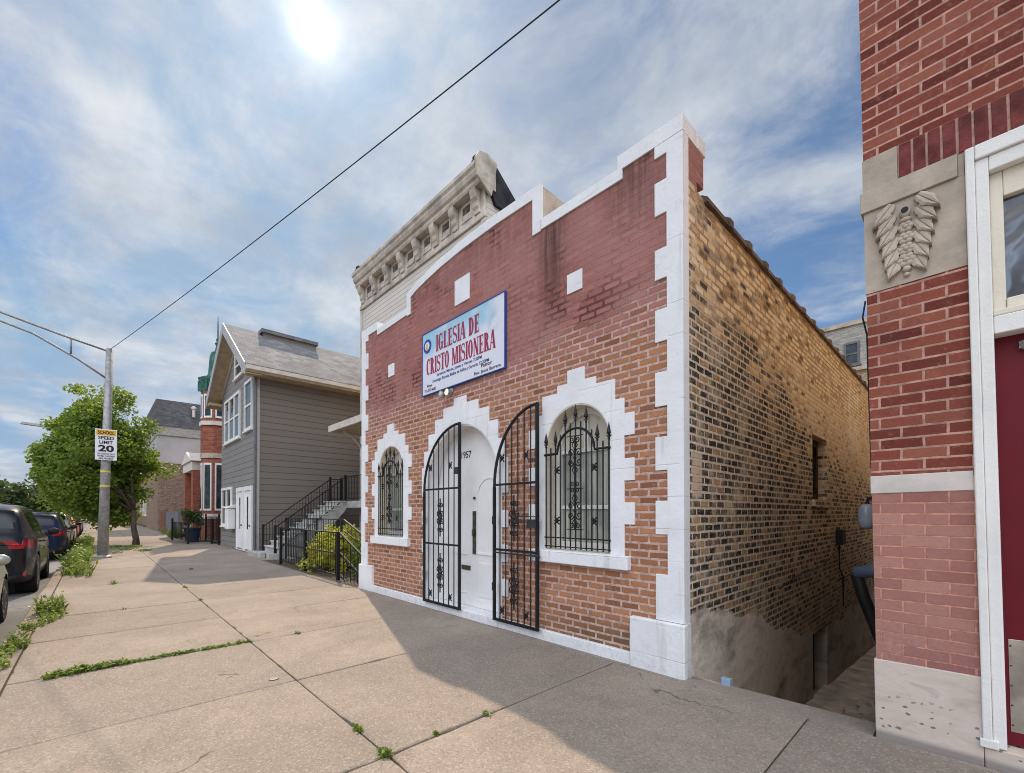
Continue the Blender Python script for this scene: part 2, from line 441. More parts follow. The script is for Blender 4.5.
def side_stops(t, e):
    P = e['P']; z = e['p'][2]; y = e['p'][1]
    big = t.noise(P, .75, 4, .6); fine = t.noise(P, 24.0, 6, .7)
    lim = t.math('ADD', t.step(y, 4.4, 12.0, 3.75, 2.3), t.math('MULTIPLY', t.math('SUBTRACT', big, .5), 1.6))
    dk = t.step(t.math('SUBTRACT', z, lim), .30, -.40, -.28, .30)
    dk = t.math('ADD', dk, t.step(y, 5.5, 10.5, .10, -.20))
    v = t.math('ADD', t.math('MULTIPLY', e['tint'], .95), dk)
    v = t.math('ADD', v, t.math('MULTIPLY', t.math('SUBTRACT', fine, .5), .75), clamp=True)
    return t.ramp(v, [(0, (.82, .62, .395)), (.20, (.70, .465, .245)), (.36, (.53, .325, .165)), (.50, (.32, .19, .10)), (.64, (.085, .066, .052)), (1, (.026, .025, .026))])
def side_post(t, col, h, e):
    P = e['P']; z = e['p'][2]; y = e['p'][1]
    sm = t.step(t.math('ADD', t.noise(P, 2.6, 7, .7), t.math('MULTIPLY', e['grain'], .25)), .58, .78)
    c = t.mix(t.math('MULTIPLY', sm, .60), col, (.72, .58, .42))
    blot = t.step(t.noise(P, 19.0, 6, .75, .6), .56, .70)
    c = t.mix(t.math('MULTIPLY', blot, .42), c, (.30, .18, .095))
    blot2 = t.step(t.noise(P, 33.0, 5, .75), .57, .70)
    c = t.mix(t.math('MULTIPLY', blot2, .40), c, (.76, .62, .45))
    c = t.mix(t.math('MULTIPLY', t.step(z, 4.55, 4.82), .35), c, (.20, .13, .08))
    yn = t.noise(t.comb(y, 0.0, t.math('MULTIPLY', z, .25)), .95, 4, .55)
    edge = t.math('ADD', t.step(y, 4.2, 9.5, .60, -.55), t.math('ADD', t.math('MULTIPLY', t.math('SUBTRACT', yn, .5), .8), t.math('MULTIPLY', t.math('SUBTRACT', e['grain'], .5), .12)))
    pg = t.step(t.math('SUBTRACT', edge, z), -.02, .04)
    pcol = t.ramp(t.noise(t.comb(t.math('MULTIPLY', y, .55), 2.0, z), 2.6, 9, .70, .3), [(.30, (.22, .19, .16)), (.42, (.50, .43, .36)), (.54, (.76, .67, .57)), (.68, (.56, .47, .39)), (.82, (.24, .20, .165))])
    c = t.mix(pg, c, pcol)
    alley_shade = t.math('MULTIPLY', t.step(z, 1.6, -.8), t.step(y, 4.5, 8.5))  # gangway shade painted into the wall colour, deeper low and far back
    c = t.mix(t.math('MULTIPLY', alley_shade, .55), c, (.075, .05, .034))
    pa = t.math('MULTIPLY', t.math('MULTIPLY', t.step(t.math('ABSOLUTE', t.math('SUBTRACT', y, 4.33)), .14, .10), t.step(t.math('ABSOLUTE', t.math('SUBTRACT', z, 1.93)), .24, .2)), .9)
    c = t.mix(pa, c, (.62, .48, .36))
    pa2 = t.math('MULTIPLY', t.math('MULTIPLY', t.step(t.math('ABSOLUTE', t.math('SUBTRACT', y, 12.6)), .9, .5), t.step(t.math('ABSOLUTE', t.math('SUBTRACT', z, 3.7)), .9, .6)), t.step(t.noise(P, 6, 6), .42, .55, .1, .75))
    c = t.mix(pa2, c, (.86, .78, .64))
    topz = t.step(t.math('SUBTRACT', z, 3.55), -.3, .5)
    mdk = t.math('MULTIPLY', t.math('MULTIPLY', e['mf'], topz), t.step(t.noise(P, 4.0, 5), .36, .52, .15, .8))
    c = t.mix(mdk, c, (.27, .18, .105))
    h2 = t.mixf(pg, h, t.math('MULTIPLY', t.noise(P, 9, 6), 1.2))
    return c, h2
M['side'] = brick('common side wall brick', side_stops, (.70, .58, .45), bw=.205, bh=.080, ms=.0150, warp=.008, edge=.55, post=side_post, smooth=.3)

def dark_post(t, col, h, e):
    st = t.step(t.noise(e['P'], 2.0, 6, .65), .45, .75, 0, .45)
    c = t.mix(st, col, (.10, .035, .03))
    g = t.step(t.noise(e['P'], 48.0, 6, .75), .48, .72, 0, .30)
    c = t.mix(g, c, (.085, .032, .028))
    g2 = t.step(t.noise(e['P'], 31.0, 5, .7), .60, .74, 0, .35)
    return t.mix(g2, c, (.50, .30, .25)), h
M['redbrick'] = brick('pressed red brick', [(0, (.125, .030, .022)), (.35, (.215, .056, .038)), (.7, (.28, .082, .052)), (1, (.31, .11, .07))],
                      (.53, .30, .235), bw=.225, bh=.0735, ms=.0078, warp=.0034, edge=.20, post=dark_post, smooth=.1)
def pink_post(t, col, h, e):
    st = t.step(t.noise(e['P'], 3.0, 6, .65), .35, .75, 0, .4)
    c = t.mix(st, col, (.45, .24, .195))
    gn = t.step(t.noise(e['P'], 42.0, 6, .75), .48, .72, 0, .45)
    c = t.mix(gn, c, (.27, .125, .105))
    gr = t.step(e['p'][2], .95, .55, 0, .4)
    return t.mix(t.math('MULTIPLY', gr, t.step(e['grain'], .4, .6)), c, (.23, .11, .11)), h
M['pinkbrick'] = brick('washed pink brick', [(0, (.30, .130, .108)), (.4, (.37, .175, .142)), (1, (.44, .23, .185))],
                       (.62, .285, .205), bw=.225, bh=.0735, ms=.0055, warp=.003, edge=.12, post=pink_post, smooth=.1)
M['farbrick'] = brick('far brown brick', [(0, (.16, .10, .07)), (.5, (.26, .17, .12)), (1, (.34, .24, .17))], (.35, .28, .22), ms=.01)
M['farred'] = brick('far red brick', [(0, (.20, .06, .04)), (.5, (.29, .09, .055)), (1, (.36, .12, .075))], (.36, .20, .15), ms=.006)
M['greybrick'] = brick('grey common brick', [(0, (.27, .26, .25)), (.5, (.38, .36, .33)), (1, (.48, .44, .38))], (.42, .40, .37), ms=.012)
M['flank'] = brick('plain common brick', [(0, (.66, .56, .43)), (.5, (.60, .48, .35)), (.8, (.46, .35, .25)), (1, (.20, .16, .13))], (.66, .58, .47), bw=.205, ms=.011, warp=.005)
M['soldier'] = simple('soldier brick', (.185, .042, .036), .85, var=.3, scale=9, bump=.4, dirt=.3)
M['mortar'] = simple('pink mortar', (.50, .30, .24), .9, var=.15, scale=30, bump=.4)

def paintwhite(name, col=(.80, .80, .82), grime=.35, foot=True, joints=False):
    m, t = newmat(name); p = t.pos(); q = t.xyz(p)
    c = t.mix(t.step(t.noise(p, 2.0, 6, .6), .35, .8), col, tuple(x * .88 for x in col))
    gr = t.step(t.noise(p, 7.0, 8, .72, .5), .56, .72)
    c = t.mix(t.math('MULTIPLY', gr, grime * .45), c, (.42, .38, .33))
    if foot:
        f = t.step(q[2], .30, .0)
        c = t.mix(t.math('MULTIPLY', f, t.step(t.noise(p, 14, 6, .7), .45, .68, .05, .38)), c, (.40, .36, .32))
    # vertical runs
    rn = t.step(t.noise(t.comb(t.math('MULTIPLY', q[0], 9), t.math('MULTIPLY', q[1], 9), t.math('MULTIPLY', q[2], .6)), 1.3, 5), .58, .75, 0, grime * .6)
    c = t.mix(rn, c, (.50, .47, .43))
    h = t.math('ADD', t.noise(p, 26, 5, .6), t.math('MULTIPLY', t.noise(p, 140, 2), .4))
    if foot:
        bz = t.math('FRACT', t.math('DIVIDE', t.math('ADD', q[2], t.math('MULTIPLY', t.noise(p, 3, 3), .02)), .312))
        jn = t.math('MULTIPLY', t.step(t.math('ABSOLUTE', t.math('SUBTRACT', bz, .5)), .020, .006), t.step(t.noise(p, 2.2, 3), .42, .55))
        c = t.mix(t.math('MULTIPLY', jn, .30), c, (.40, .37, .36))
        ch = t.math('MULTIPLY', t.step(t.noise(p, 21, 6, .72), .64, .70), t.step(t.noise(p, 2.0, 3), .52, .62))
        c = t.mix(t.math('MULTIPLY', ch, .6), c, (.42, .29, .24))
        h = t.math('SUBTRACT', t.math('ADD', h, t.math('MULTIPLY', t.noise(p, 5, 3), 2.0)), t.math('ADD', jn, ch))
    t.out(t.bsdf(c, .62, t.bump(h, .42, .008), 0, .3))
    return m
M['trim'] = paintwhite('white masonry paint', (.79, .79, .80), .8)
M['whitewood'] = paintwhite('white painted wood', (.80, .78, .74), .4, False)
M['cream'] = paintwhite('cream painted wood', (.76, .69, .56), .3, False)
M['door'] = paintwhite('white door paint', (.79, .78, .77), .12, False)
M['stone'] = simple('limestone', (.50, .42, .335), .85, var=.16, scale=3, bump=.25, bscale=45, dirt=.32)
M['stoneband'] = simple('pale painted stone', (.63, .575, .52), .8, var=.08, scale=5, bump=.15, dirt=.15)
def basestone():
    m, t = newmat('base stone'); p = t.pos(); q = t.xyz(p)
    c = t.ramp(t.noise(t.comb(t.math('MULTIPLY', q[0], 1.2), q[1], t.math('MULTIPLY', q[2], 3.2)), 2.4, 8, .65, .4), [(.28, (.44, .355, .29)), (.45, (.58, .485, .41)), (.6, (.63, .53, .46)), (.78, (.40, .30, .235))])
    wv = t.vmath('ADD', p, t.scale(t.noisec(p, 14, 3), .05))
    vs = t.n('ShaderNodeTexVoronoi', {'Vector': t.vmath('MULTIPLY', wv, (24, 24, 40)), 'Scale': 1.0}, feature='F1')
    sp = t.math('MULTIPLY', t.step(vs.outputs['Distance'], .34, .27), t.step(t.xyz(vs.outputs['Color'])[0], .60, .64))
    sp = t.math('MULTIPLY', sp, t.math('MULTIPLY', t.step(q[2], .36, .26), t.step(q[2], .05, .09)))
    c = t.mix(t.math('MULTIPLY', sp, .8), c, (.11, .09, .09))
    c = t.mix(t.step(q[2], .075, .03, 0, .75), c, (.17, .15, .15))
    t.out(t.bsdf(c, .8, t.bump(t.noise(p, 40, 5), .3, .006)))
    return m
M['base'] = basestone()
M['iron'] = simple('black wrought iron', (.010, .010, .012), .5, spec=.35, var=.3, scale=30)
M['irongrey'] = simple('weathered black iron', (.03, .03, .034), .6, spec=.4, var=.3, scale=20)
M['galv'] = simple('galvanised steel', (.34, .335, .33), .55, .35, var=.18, scale=9, dirt=.3)
M['reddoor'] = simple('dark red door paint', (.135, .007, .015), .55, spec=.25, var=.06, scale=3)
M['kick'] = simple('brushed kick plate', (.55, .50, .44), .38, .8, var=.2, scale=4, dirt=.4)
M['bronze'] = simple('old bronze', (.13, .11, .09), .5, .7, var=.3, scale=25)
def glassmat(name, tint, rough=.06, var=.5, scale=2.0):
    m, t = newmat(name); p = t.pos()
    c = t.mix(t.step(t.noise(p, scale, 3, .5, .6), .35, .65), tuple(x * (1 - var) for x in tint), tint)
    t.out(t.bsdf(c, rough, None, 0, .5))
    return m
M['glass'] = glassmat('dark window glass', (.045, .055, .07))
def curtain():
    m, t = newmat('curtained window glass'); p = t.pos(); q = t.xyz(p)
    w = t.n('ShaderNodeTexNoise', {'Vector': t.comb(t.math('MULTIPLY', q[0], 22), 0, t.math('MULTIPLY', q[2], .6)), 'Scale': 1.0, 'Detail': 3}).outputs['Fac']
    c = t.mix(t.step(w, .32, .68), (.30, .31, .26), (.58, .58, .50))
    c = t.mix(t.step(t.noise(p, 1.6, 3), .45, .62, 0, .55), c, (.16, .17, .16))
    c = t.mix(t.step(q[2], 2.28, 2.34), c, (.62, .57, .46))
    t.out(t.bsdf(c, .10, None, 0, .6)); return m
M['paleglass'] = curtain()
M['carglass'] = glassmat('tinted car glass', (.012, .016, .022), .04)
def transom():
    m, t = newmat('wavy transom glass'); p = t.pos()
    n = t.noise(p, 4.2, 2, .4, 1.2)
    c = t.ramp(n, [(.36, (.02, .02, .022)), (.42, (.05, .06, .08)), (.47, (.17, .21, .27)), (.54, (.09, .12, .17)), (.60, (.03, .03, .033)), (.72, (.10, .095, .09))])
    t.out(t.bsdf(c, .05, t.bump(t.noise(p, 5, 2), .3, .02), 0, .7))
    return m
M['transom'] = transom()

def siding(name, col, lap=.115, var=.10, dark=.45, side=None):
    m, t = newmat(name); P, uv, p = wallcoords(t)
    c0 = col
    fz = t.math('FRACT', t.math('DIVIDE', p[2], lap))
    row = t.math('FLOOR', t.math('DIVIDE', p[2], lap))
    wn = t.n('ShaderNodeTexWhiteNoise', {'W': row}, noise_dimensions='1D').outputs['Value']
    c = t.mix(t.math('MULTIPLY', wn, .35), col, tuple(x * (1 - var * 2) for x in col))
    c = t.mix(t.step(t.noise(P, 1.3, 6, .6), .4, .75, 0, .35), c, tuple(x * .72 for x in col))
    if side:
        nx = t.math('ABSOLUTE', t.xyz(t.n('ShaderNodeNewGeometry').outputs['True Normal'])[0])
        c = t.mix(t.math('GREATER_THAN', nx, .6), c, t.mix(t.math('MULTIPLY', wn, .35), side, tuple(x * .8 for x in side)))
    c = t.mix(t.step(fz, .13, .02, 0, dark), c, tuple(x * .15 for x in col))
    t.out(t.bsdf(c, .65, t.bump(t.math('SUBTRACT', 1.0, fz), .9, .02), 0, .3))
    return m
M['graysiding'] = siding('grey clapboard', (.245, .228, .215), .24, .10, .75, (.168, .142, .120))
M['graysiding2'] = siding('grey clapboard side', (.19, .165, .145), .17)
M['creamsiding'] = siding('weathered cream clapboard', (.64, .58, .51), .16, .12, .75)
def shingle(name, col):
    m, t = newmat(name); p = t.pos(); q = t.xyz(p)
    b = t.n('ShaderNodeTexBrick', {'Vector': t.comb(q[1], t.math('MULTIPLY', q[2], 1.6), 0), 'Color1': (0, 0, 0), 'Color2': (1, 1, 1), 'Mortar': (.2, .2, .2), 'Mortar Size': .012, 'Brick Width': .32, 'Row Height': .21, 'Scale': 1.0})
    c = t.mix(t.xyz(b.outputs['Color'])[0], tuple(x * .62 for x in col), tuple(x * 1.25 for x in col))
    c = t.mix(t.step(t.noise(p, 1.1, 6), .35, .7, 0, .4), c, tuple(x * .55 for x in col))
    c = t.mix(t.step(t.noise(p, 40, 3), .4, .6, .25, 0), c, tuple(x * .4 for x in col))
    t.out(t.bsdf(c, .9, t.bump(b.outputs['Fac'], .5, -.02)))
    return m
M['shingle'] = shingle('grey brown shingles', (.215, .212, .215))
M['darkshingle'] = shingle('dark shingles', (.12, .115, .12))
M['blackroof'] = simple('black roofing felt', (.035, .035, .04), .85, var=.3, scale=3, bump=.4)
M['soffit'] = simple('tan soffit boards', (.50, .38, .25), .7, var=.12, scale=4)
M['fascia'] = simple('pale fascia paint', (.62, .56, .48), .6, var=.08, scale=4, dirt=.2)
M['greyfascia'] = simple('grey fascia paint', (.42, .40, .39), .6, var=.08, scale=4)
M['downspout'] = simple('grey aluminium', (.14, .14, .145), .45, .3, var=.1, scale=4)
M['stair'] = simple('painted concrete stair', (.44, .43, .40), .85, var=.15, scale=4, bump=.3, dirt=.5)
M['copper'] = simple('verdigris copper', (.05, .15, .125), .75, var=.3, scale=3, dirt=.5)
M['tile'] = simple('brown clay coping tile', (.15, .105, .085), .6, var=.25, scale=4, dirt=.3)
M['tar'] = simple('cornice weathered paint', (.58, .51, .435), .8, var=.16, scale=3, bump=.3, dirt=.8)
M['bark'] = simple('tree bark', (.10, .075, .055), .95, var=.35, scale=14, bump=.8, bscale=22)
def leaf(name, c0, c1, tr=.35):
    m, t = newmat(name)
    r = t.n('ShaderNodeNewGeometry').outputs['Random Per Island']
    p = t.pos()
    c = t.mix(t.math('ADD', t.math('MULTIPLY', r, .7), t.math('MULTIPLY', t.step(t.noise(p, 1.3, 3), .3, .7), .3)), c0, c1)
    b = t.bsdf(c, .5, None, 0, .35)
    tl = t.n('ShaderNodeBsdfTranslucent', {'Color': t.mix(.5, c, (c1[0] * 1.6, c1[1] * 1.5, c1[2] * .7))}).outputs[0]
    mx = t.n('ShaderNodeMixShader', {0: tr, 1: b, 2: tl}).outputs[0]
    t.out(mx); return m
M['leaf'] = leaf('street tree leaves', (.04, .09, .018), (.25, .34, .055), .45)
M['leafdark'] = leaf('dark distant leaves', (.035, .065, .025), (.085, .125, .04))
M['leafyellow'] = leaf('yellow green bush leaves', (.20, .28, .04), (.60, .56, .09), .4)
M['leafbush'] = leaf('deep green shrub leaves', (.035, .085, .02), (.11, .19, .045))
M['weed'] = leaf('weed leaves', (.055, .12, .02), (.25, .32, .07), .4)
M['dryweed'] = leaf('dry weed stems', (.16, .13, .05), (.32, .27, .12), .3)
def flat(name, col, rough=.6, emis=0):
    m, t = newmat(name)
    p = t.pos(); c = t.mix(t.step(t.noise(p, 12, 4), .3, .7), tuple(x * .9 for x in col), col)
    ex = {'Emission Color': (*col, 1), 'Emission Strength': emis} if emis else None
    t.out(t.bsdf(c, rough, None, 0, .3, ex)); return m
M['black'] = flat('black paint', (.015, .015, .015))
M['signwhite'] = flat('sign white', (.76, .76, .80), .4)
M['signblue'] = flat('sign blue', (.035, .075, .33))
M['signred'] = flat('sign red lettering', (.36, .03, .085))
M['signnavy'] = flat('sign navy lettering', (.02, .045, .22))
M['yellow'] = flat('school sign amber', (.72, .40, .03))
M['stripe'] = flat('yellow band', (.62, .52, .06))

# ------------------------------------------------------------------ lettering
def ring(cx, cy, rx, ry, sx, sy, a0, a1, n=18):
    """crescent stroke: outer radii rx, ry and inner radii rx-sx, ry-sy"""
    out = [(cx + rx * math.cos(a0 + (a1 - a0) * i / n), cy + ry * math.sin(a0 + (a1 - a0) * i / n)) for i in range(n + 1)]
    inn = [(cx + (rx - sx) * math.cos(a0 + (a1 - a0) * i / n), cy + (ry - sy) * math.sin(a0 + (a1 - a0) * i / n)) for i in range(n + 1)]
    return [[out[i], out[i + 1], inn[i + 1], inn[i]] for i in range(n)]
def rect(a, b, c, d): return [(a, c), (b, c), (b, d), (a, d)]
ST, TH, SE = .20, .075, .06
def stem(x, w=ST):
    return [rect(x, x + w, 0, 1), rect(x - SE, x + w + SE, 0, TH * .8), rect(x - SE, x + w + SE, 1 - TH * .8, 1)]
def diag(x0, y0, x1, y1, w): return [[(x0, y0), (x0 + w, y0), (x1 + w, y1), (x1, y1)]]
def glyph(ch):
    if ch == 'I': return stem(.08), .33
    if ch == 'L': return stem(.08) + [rect(.25, .52, 0, TH), [(.47, 0), (.52, 0), (.52, .26), (.48, .26)]], .58
    if ch == 'E': return stem(.08) + [rect(.25, .52, 0, TH), rect(.25, .52, 1 - TH, 1), rect(.25, .43, .47, .54), [(.47, 0), (.52, 0), (.53, .26), (.49, .26)], rect(.48, .52, .75, 1), rect(.40, .44, .38, .63)], .58
    if ch == 'D': return stem(.08) + ring(.25, .5, .33, .5, ST, TH, -PI / 2, PI / 2), .64
    if ch == 'O': return ring(.32, .5, .29, .51, ST, TH, 0, 2 * PI, 30), .64
    if ch == 'C': return ring(.32, .5, .29, .51, ST, TH, .9, 2 * PI - .9, 26) + [rect(.50, .54, .66, .99)], .60
    if ch == 'G': return ring(.32, .5, .29, .51, ST, TH, .9, 2 * PI - .75, 26) + [rect(.42, .42 + ST * .9, .04, .44), rect(.34, .66, .40, .46), rect(.50, .54, .66, .99)], .68
    if ch == 'T': return [rect(.22, .22 + ST, 0, 1), rect(.14, .47, 0, TH * .8), rect(.02, .59, 1 - TH, 1), rect(.02, .06, .72, 1), rect(.55, .59, .72, 1)], .61
    if ch == 'R': return stem(.08) + ring(.25, .75, .28, .25, ST, TH, -PI / 2, PI / 2) + diag(.42, 0, .24, .5, ST) + [rect(.40, .66, 0, TH * .8)], .66
    if ch == 'A': return diag(.04, 0, .27, 1, .07) + diag(.44, 0, .25, 1, ST) + [rect(.15, .50, .30, .36), rect(-.02, .18, 0, TH * .7), rect(.38, .68, 0, TH * .7)], .66
    if ch == 'N': return [rect(.10, .17, 0, 1), rect(.54, .61, 0, 1), rect(.03, .25, 0, TH * .7), rect(.46, .68, 1 - TH * .7, 1)] + diag(.45, 0, .06, 1, ST), .70
    if ch == 'M': return [rect(.10, .17, 0, 1), rect(.66, .66 + ST, 0, 1), rect(.03, .25, 0, TH * .7), rect(.60, .90, 0, TH * .7), rect(.60, .90, 1 - TH * .7, 1)] + diag(.36, 0, .06, 1, ST) + diag(.40, 0, .62, 1, .07), .92
    if ch == 'S':
        pts = []
        for i in range(31):
            u = i / 30
            a = .5 + u * (1.5 * PI - .35) if u < .5 else 0
            if u <= .5: a = .55 + (u / .5) * (1.5 * PI - .55); pts.append((.28 + .19 * math.cos(a), .745 + .22 * math.sin(a)))
            else: a = PI / 2 - ((u - .5) / .5) * (1.5 * PI - .55); pts.append((.28 + .21 * math.cos(a), .27 + .235 * math.sin(a)))
        q = []
        for i in range(30):
            u = (i + .5) / 30; w = .075 + .075 * math.exp(-((u - .5) / .22) ** 2)
            (x0, y0), (x1, y1) = pts[i], pts[i + 1]; dx, dy = x1 - x0, y1 - y0; l = math.hypot(dx, dy) or 1
            ex, ey = -dy / l * w / 2, dx / l * w / 2; fx, fy = dx * .35, dy * .35
            q.append([(x0 - ex - fx, y0 - ey - fy), (x1 - ex + fx, y1 - ey + fy), (x1 + ex + fx, y1 + ey + fy), (x0 + ex - fx, y0 + ey - fy)])
        return q + [rect(.43, .47, .72, .98), rect(.07, .11, .03, .30)], .56
    return [], .34
def serif_text(txt, x0, z0, width, height, y, slant=0.0):
    gl = [glyph(c) for c in txt]; tot = sum(a for _, a in gl); k = width / tot
    mb = MB(); x = 0; j = 0
    for polys, adv in gl:
        for p in polys:
            j += 1
            mb.poly([(x0 + (x + a) * k, y - .00004 * (j % 9), z0 + b * height) for a, b in p])
        x += adv
    return mb
def plain_text(txt, xc, zc, width, height, y, normal='-y', bold=0.0, mirror=False):
    """built-in outline font turned into mesh; returns MB facing -Y (or +X)"""
    cu = bpy.data.curves.new('text', 'FONT'); cu.body = txt; cu.size = 1; cu.offset = bold; cu.resolution_u = 3
    ob = bpy.data.objects.new('text', cu); COL.objects.link(ob)
    dg = bpy.context.evaluated_depsgraph_get()
    me = bpy.data.meshes.new_from_object(ob.evaluated_get(dg))
    vs = [v.co.copy() for v in me.vertices]; fs = [tuple(p.vertices) for p in me.polygons]
    bpy.data.objects.remove(ob); bpy.data.meshes.remove(me); bpy.data.curves.remove(cu)
    x0 = min(v.x for v in vs); x1 = max(v.x for v in vs); z0 = min(v.y for v in vs); z1 = max(v.y for v in vs)
    mb = MB(); out = []
    for v in vs:
        a = xc + ((v.x - x0) / (x1 - x0) - .5) * width; b = zc + ((v.y - z0) / (z1 - z0) - .5) * height
        out.append((a, y, b) if normal == '-y' else (y, a, b))
    return mb.add(out, fs)

# ================================================================== THE SETTING
YF = 4.04                                   # church front plane
# far ground with a sunken gangway cut out beside the church
mb = MB()
GZ = -.125
def gq(x0, x1, y0, y1): mb.add([(x0, y0, GZ), (x1, y0, GZ), (x1, y1, GZ), (x0, y1, GZ)], [(0, 1, 2, 3)])
gq(-900, 600, -600, -60); gq(-900, -1.93, -60, 4.24); gq(-1.93, -.47, -60, 4.24); gq(-.47, 600, -60, 4.24)
gq(-900, -1.93, 4.24, 24); gq(-.47, 600, 4.24, 24); gq(-900, 600, 24, 900)
struct(mb.build('ground', M['ground']))
mb = MB(); mb.add([(-400, -13, GZ + .005), (60, -13, GZ + .005), (60, -.76, GZ + .005), (-400, -.76, GZ + .005)], [(0, 1, 2, 3)])
struct(mb.build('road', M['road']))
# kerb
mb = MB(); x = 6.0
while x > -160:
    L = 2.9 + RND.uniform(-.3, .3)
    mb.prism([(-.78, -.2), (-.775, -.03), (-.745, -.004), (-.59, .0), (-.59, -.2)], 'x', x - L + .012, x); x -= L
struct(mb.build('kerb', M['kerb']))
mb = MB(); mb.prism([(-13.4, -.2), (-13.4, .0), (-13.0, .0), (-13.0, -.2)], 'x', -300, 40)
struct(mb.build('far_kerb', M['kerb']))
mb = MB(); mb.box(-300, 40, -19, -13.4, -.2, -.004)
struct(mb.build('far_pavement', M['kerb']))
# soil bed seen through the joints, then the concrete slabs
mb = MB(); mb.box(-160, 8, -.585, 4.03, -.16, -.022)
struct(mb.build('joint_bed', M['soil']))
mb = MB()
xs = [8.0, 4.2, 2.5, .85, -.88, -2.60, -4.35, -6.02, -7.72, -9.45, -11.2, -12.95, -14.8]
while xs[-1] > -150: xs.append(xs[-1] - RND.uniform(1.62, 1.9))
def slab(x0, x1, y0, y1, z):
    b = .006
    tl = RND.uniform(-.003, .003); tm = RND.uniform(-.003, .003)
    near = x1 > -13
    k = 16 if near else 1
    loop = []
    for (ax, ay), (bx, by) in (((x0, y0), (x1, y0)), ((x1, y0), (x1, y1)), ((x1, y1), (x0, y1)), ((x0, y1), (x0, y0))):
        for q in range(k): loop.append((ax + (bx - ax) * q / k, ay + (by - ay) * q / k))
    n = len(loop); cx, cy = (x0 + x1) / 2, (y0 + y1) / 2
    def inset(p, d):
        return (p[0] + (d if p[0] < x0 + 1e-6 else -d if p[0] > x1 - 1e-6 else 0), p[1] + (d if p[1] < y0 + 1e-6 else -d if p[1] > y1 - 1e-6 else 0))
    zz = lambda p: z + (tl if p[1] < cy else tm) * (1 if p[0] < cx else -1)
    lo = []; hi = []
    for p in loop:
        j = (RND.uniform(0, .0035) + (RND.uniform(.005, .016) if RND.random() < .07 else 0)) if near else 0
        a = inset(p, j); c = inset(p, j + b + RND.uniform(0, .006))
        lo.append((a[0], a[1], zz(p) - b)); hi.append((c[0], c[1], zz(p)))
    o = len(mb.v)
    mb.v += [(p[0], p[1], -.14) for p in loop] + lo + hi
    for q in range(n):
        q2 = (q + 1) % n
        mb.f += [(o + q, o + q2, o + n + q2, o + n + q), (o + n + q, o + n + q2, o + 2 * n + q2, o + 2 * n + q)]; mb.mi += [0, 0]
    mb.f.append(tuple(o + 2 * n + q for q in range(n))); mb.mi.append(0)
for i in range(len(xs) - 1):
    a, b = xs[i + 1] + .004, xs[i] - .004
    far = a < -15
    slab(a, b, -.575, 1.365, RND.uniform(-.004, .004))
    slab(a, b, 1.374, 3.925 if (-8.9 < a < -1.9 or -1.9 <= a) else 3.96, RND.uniform(-.004, .004))
struct(mb.build('sidewalk', M['walk']))
# rough patch of mortar along the wall foot, a real strip of pavement
mb = MB(); mb.prism([(-1.88, 3.92), (-.5, 3.92), (-.5, 4.20), (-1.5, 4.16), (-1.9, 4.05)], 'z', -.15, -.004)
struct(mb.build('gangway_threshold', M['kerb']))
mb = MB(); mb.prism([(-8.9, 3.935), (-1.87, 3.935), (-1.87, 4.05), (-8.9, 4.05)], 'z', -.15, -.008)
struct(mb.build('wall_foot_strip', M['kerb']))
# front yards behind the pavement line
mb = MB(); mb.box(-16.1, -8.95, 3.97, 7.4, -.13, -.012); mb.box(-29.4, -28.5, 3.97, 8, -.13, -.012); mb.box(-160, -29.4, 3.97, 6, -.13, -.012)
struct(mb.build('yard_soil', M['soil']))
mb = MB(); mb.box(-28.45, -16.15, 3.97, 4.388, -.13, -.006)
struct(mb.build('house_apron', M['walk']))
# gangway floor and its retaining wall under the pavement
mb = MB()
N = 26
g = []
for j in range(N + 1):
    y = 4.21 + (22 - 4.21) * j / N
    for k in range(5):
        x = -1.94 + (-.45 + 1.94) * k / 4
        z = -1.22 - .075 * (y - 4.2) + RND.uniform(-.025, .025)
        g.append((x, y, z))
mb.add(g, [(j * 5 + k, j * 5 + k + 1, (j + 1) * 5 + k + 1, (j + 1) * 5 + k) for j in range(N) for k in range(4)])
struct(mb.build('gangway_floor', M['floor'], smooth=True))
mb = MB(); mb.box(-1.935, -.46, 4.17, 4.205, -1.5, -.02)
struct(mb.build('gangway_end_wall', M['floor']))

# ================================================================== THE CHURCH
CH = thing('church_building', 'single storey painted red brick church with white stepped trim and arched openings', 'church', (-5.35, YF, 0))
XL, XR = -8.81, -1.89
RW = 3.17; LW = 7.57; DC = 5.40
win = lambda xc: arch(xc, .47, 1.10, 2.345, 24)
top = [(XR, 5.36), (-2.47, 5.36), (-2.47, 5.21), (-3.73, 5.22), (-3.73, 5.68), (-4.6, 5.71), (-5.35, 5.70), (-5.95, 5.66), (-6.35, 5.61), (-6.7, 5.55), (-6.95, 5.47), (-6.95, 5.22), (-8.15, 5.19), (-8.15, 5.34), (XL, 5.34)]
dl = [(-DC + .88, .0), (-DC + .88, 2.02)] + [(-DC + .88 * math.cos(PI * i / 24), 2.02 + .88 * math.sin(PI * i / 24)) for i in range(1, 24)] + [(-DC - .88, 2.02), (-DC - .88, .0)]
front = [(XL, -.10), (-DC - .88, -.10)] + list(reversed(dl)) [0:] + [(-DC + .88, -.10), (XR, -.10)] + top
# de-duplicate
fr = []
for p in front:
    if not fr or (abs(p[0] - fr[-1][0]) + abs(p[1] - fr[-1][1])) > 1e-5: fr.append(p)
mb = MB(); mb.plate([fr, win(-RW), win(-LW)], 'y', YF, YF + .30)
mb.build('front_wall', M['church'], CH)
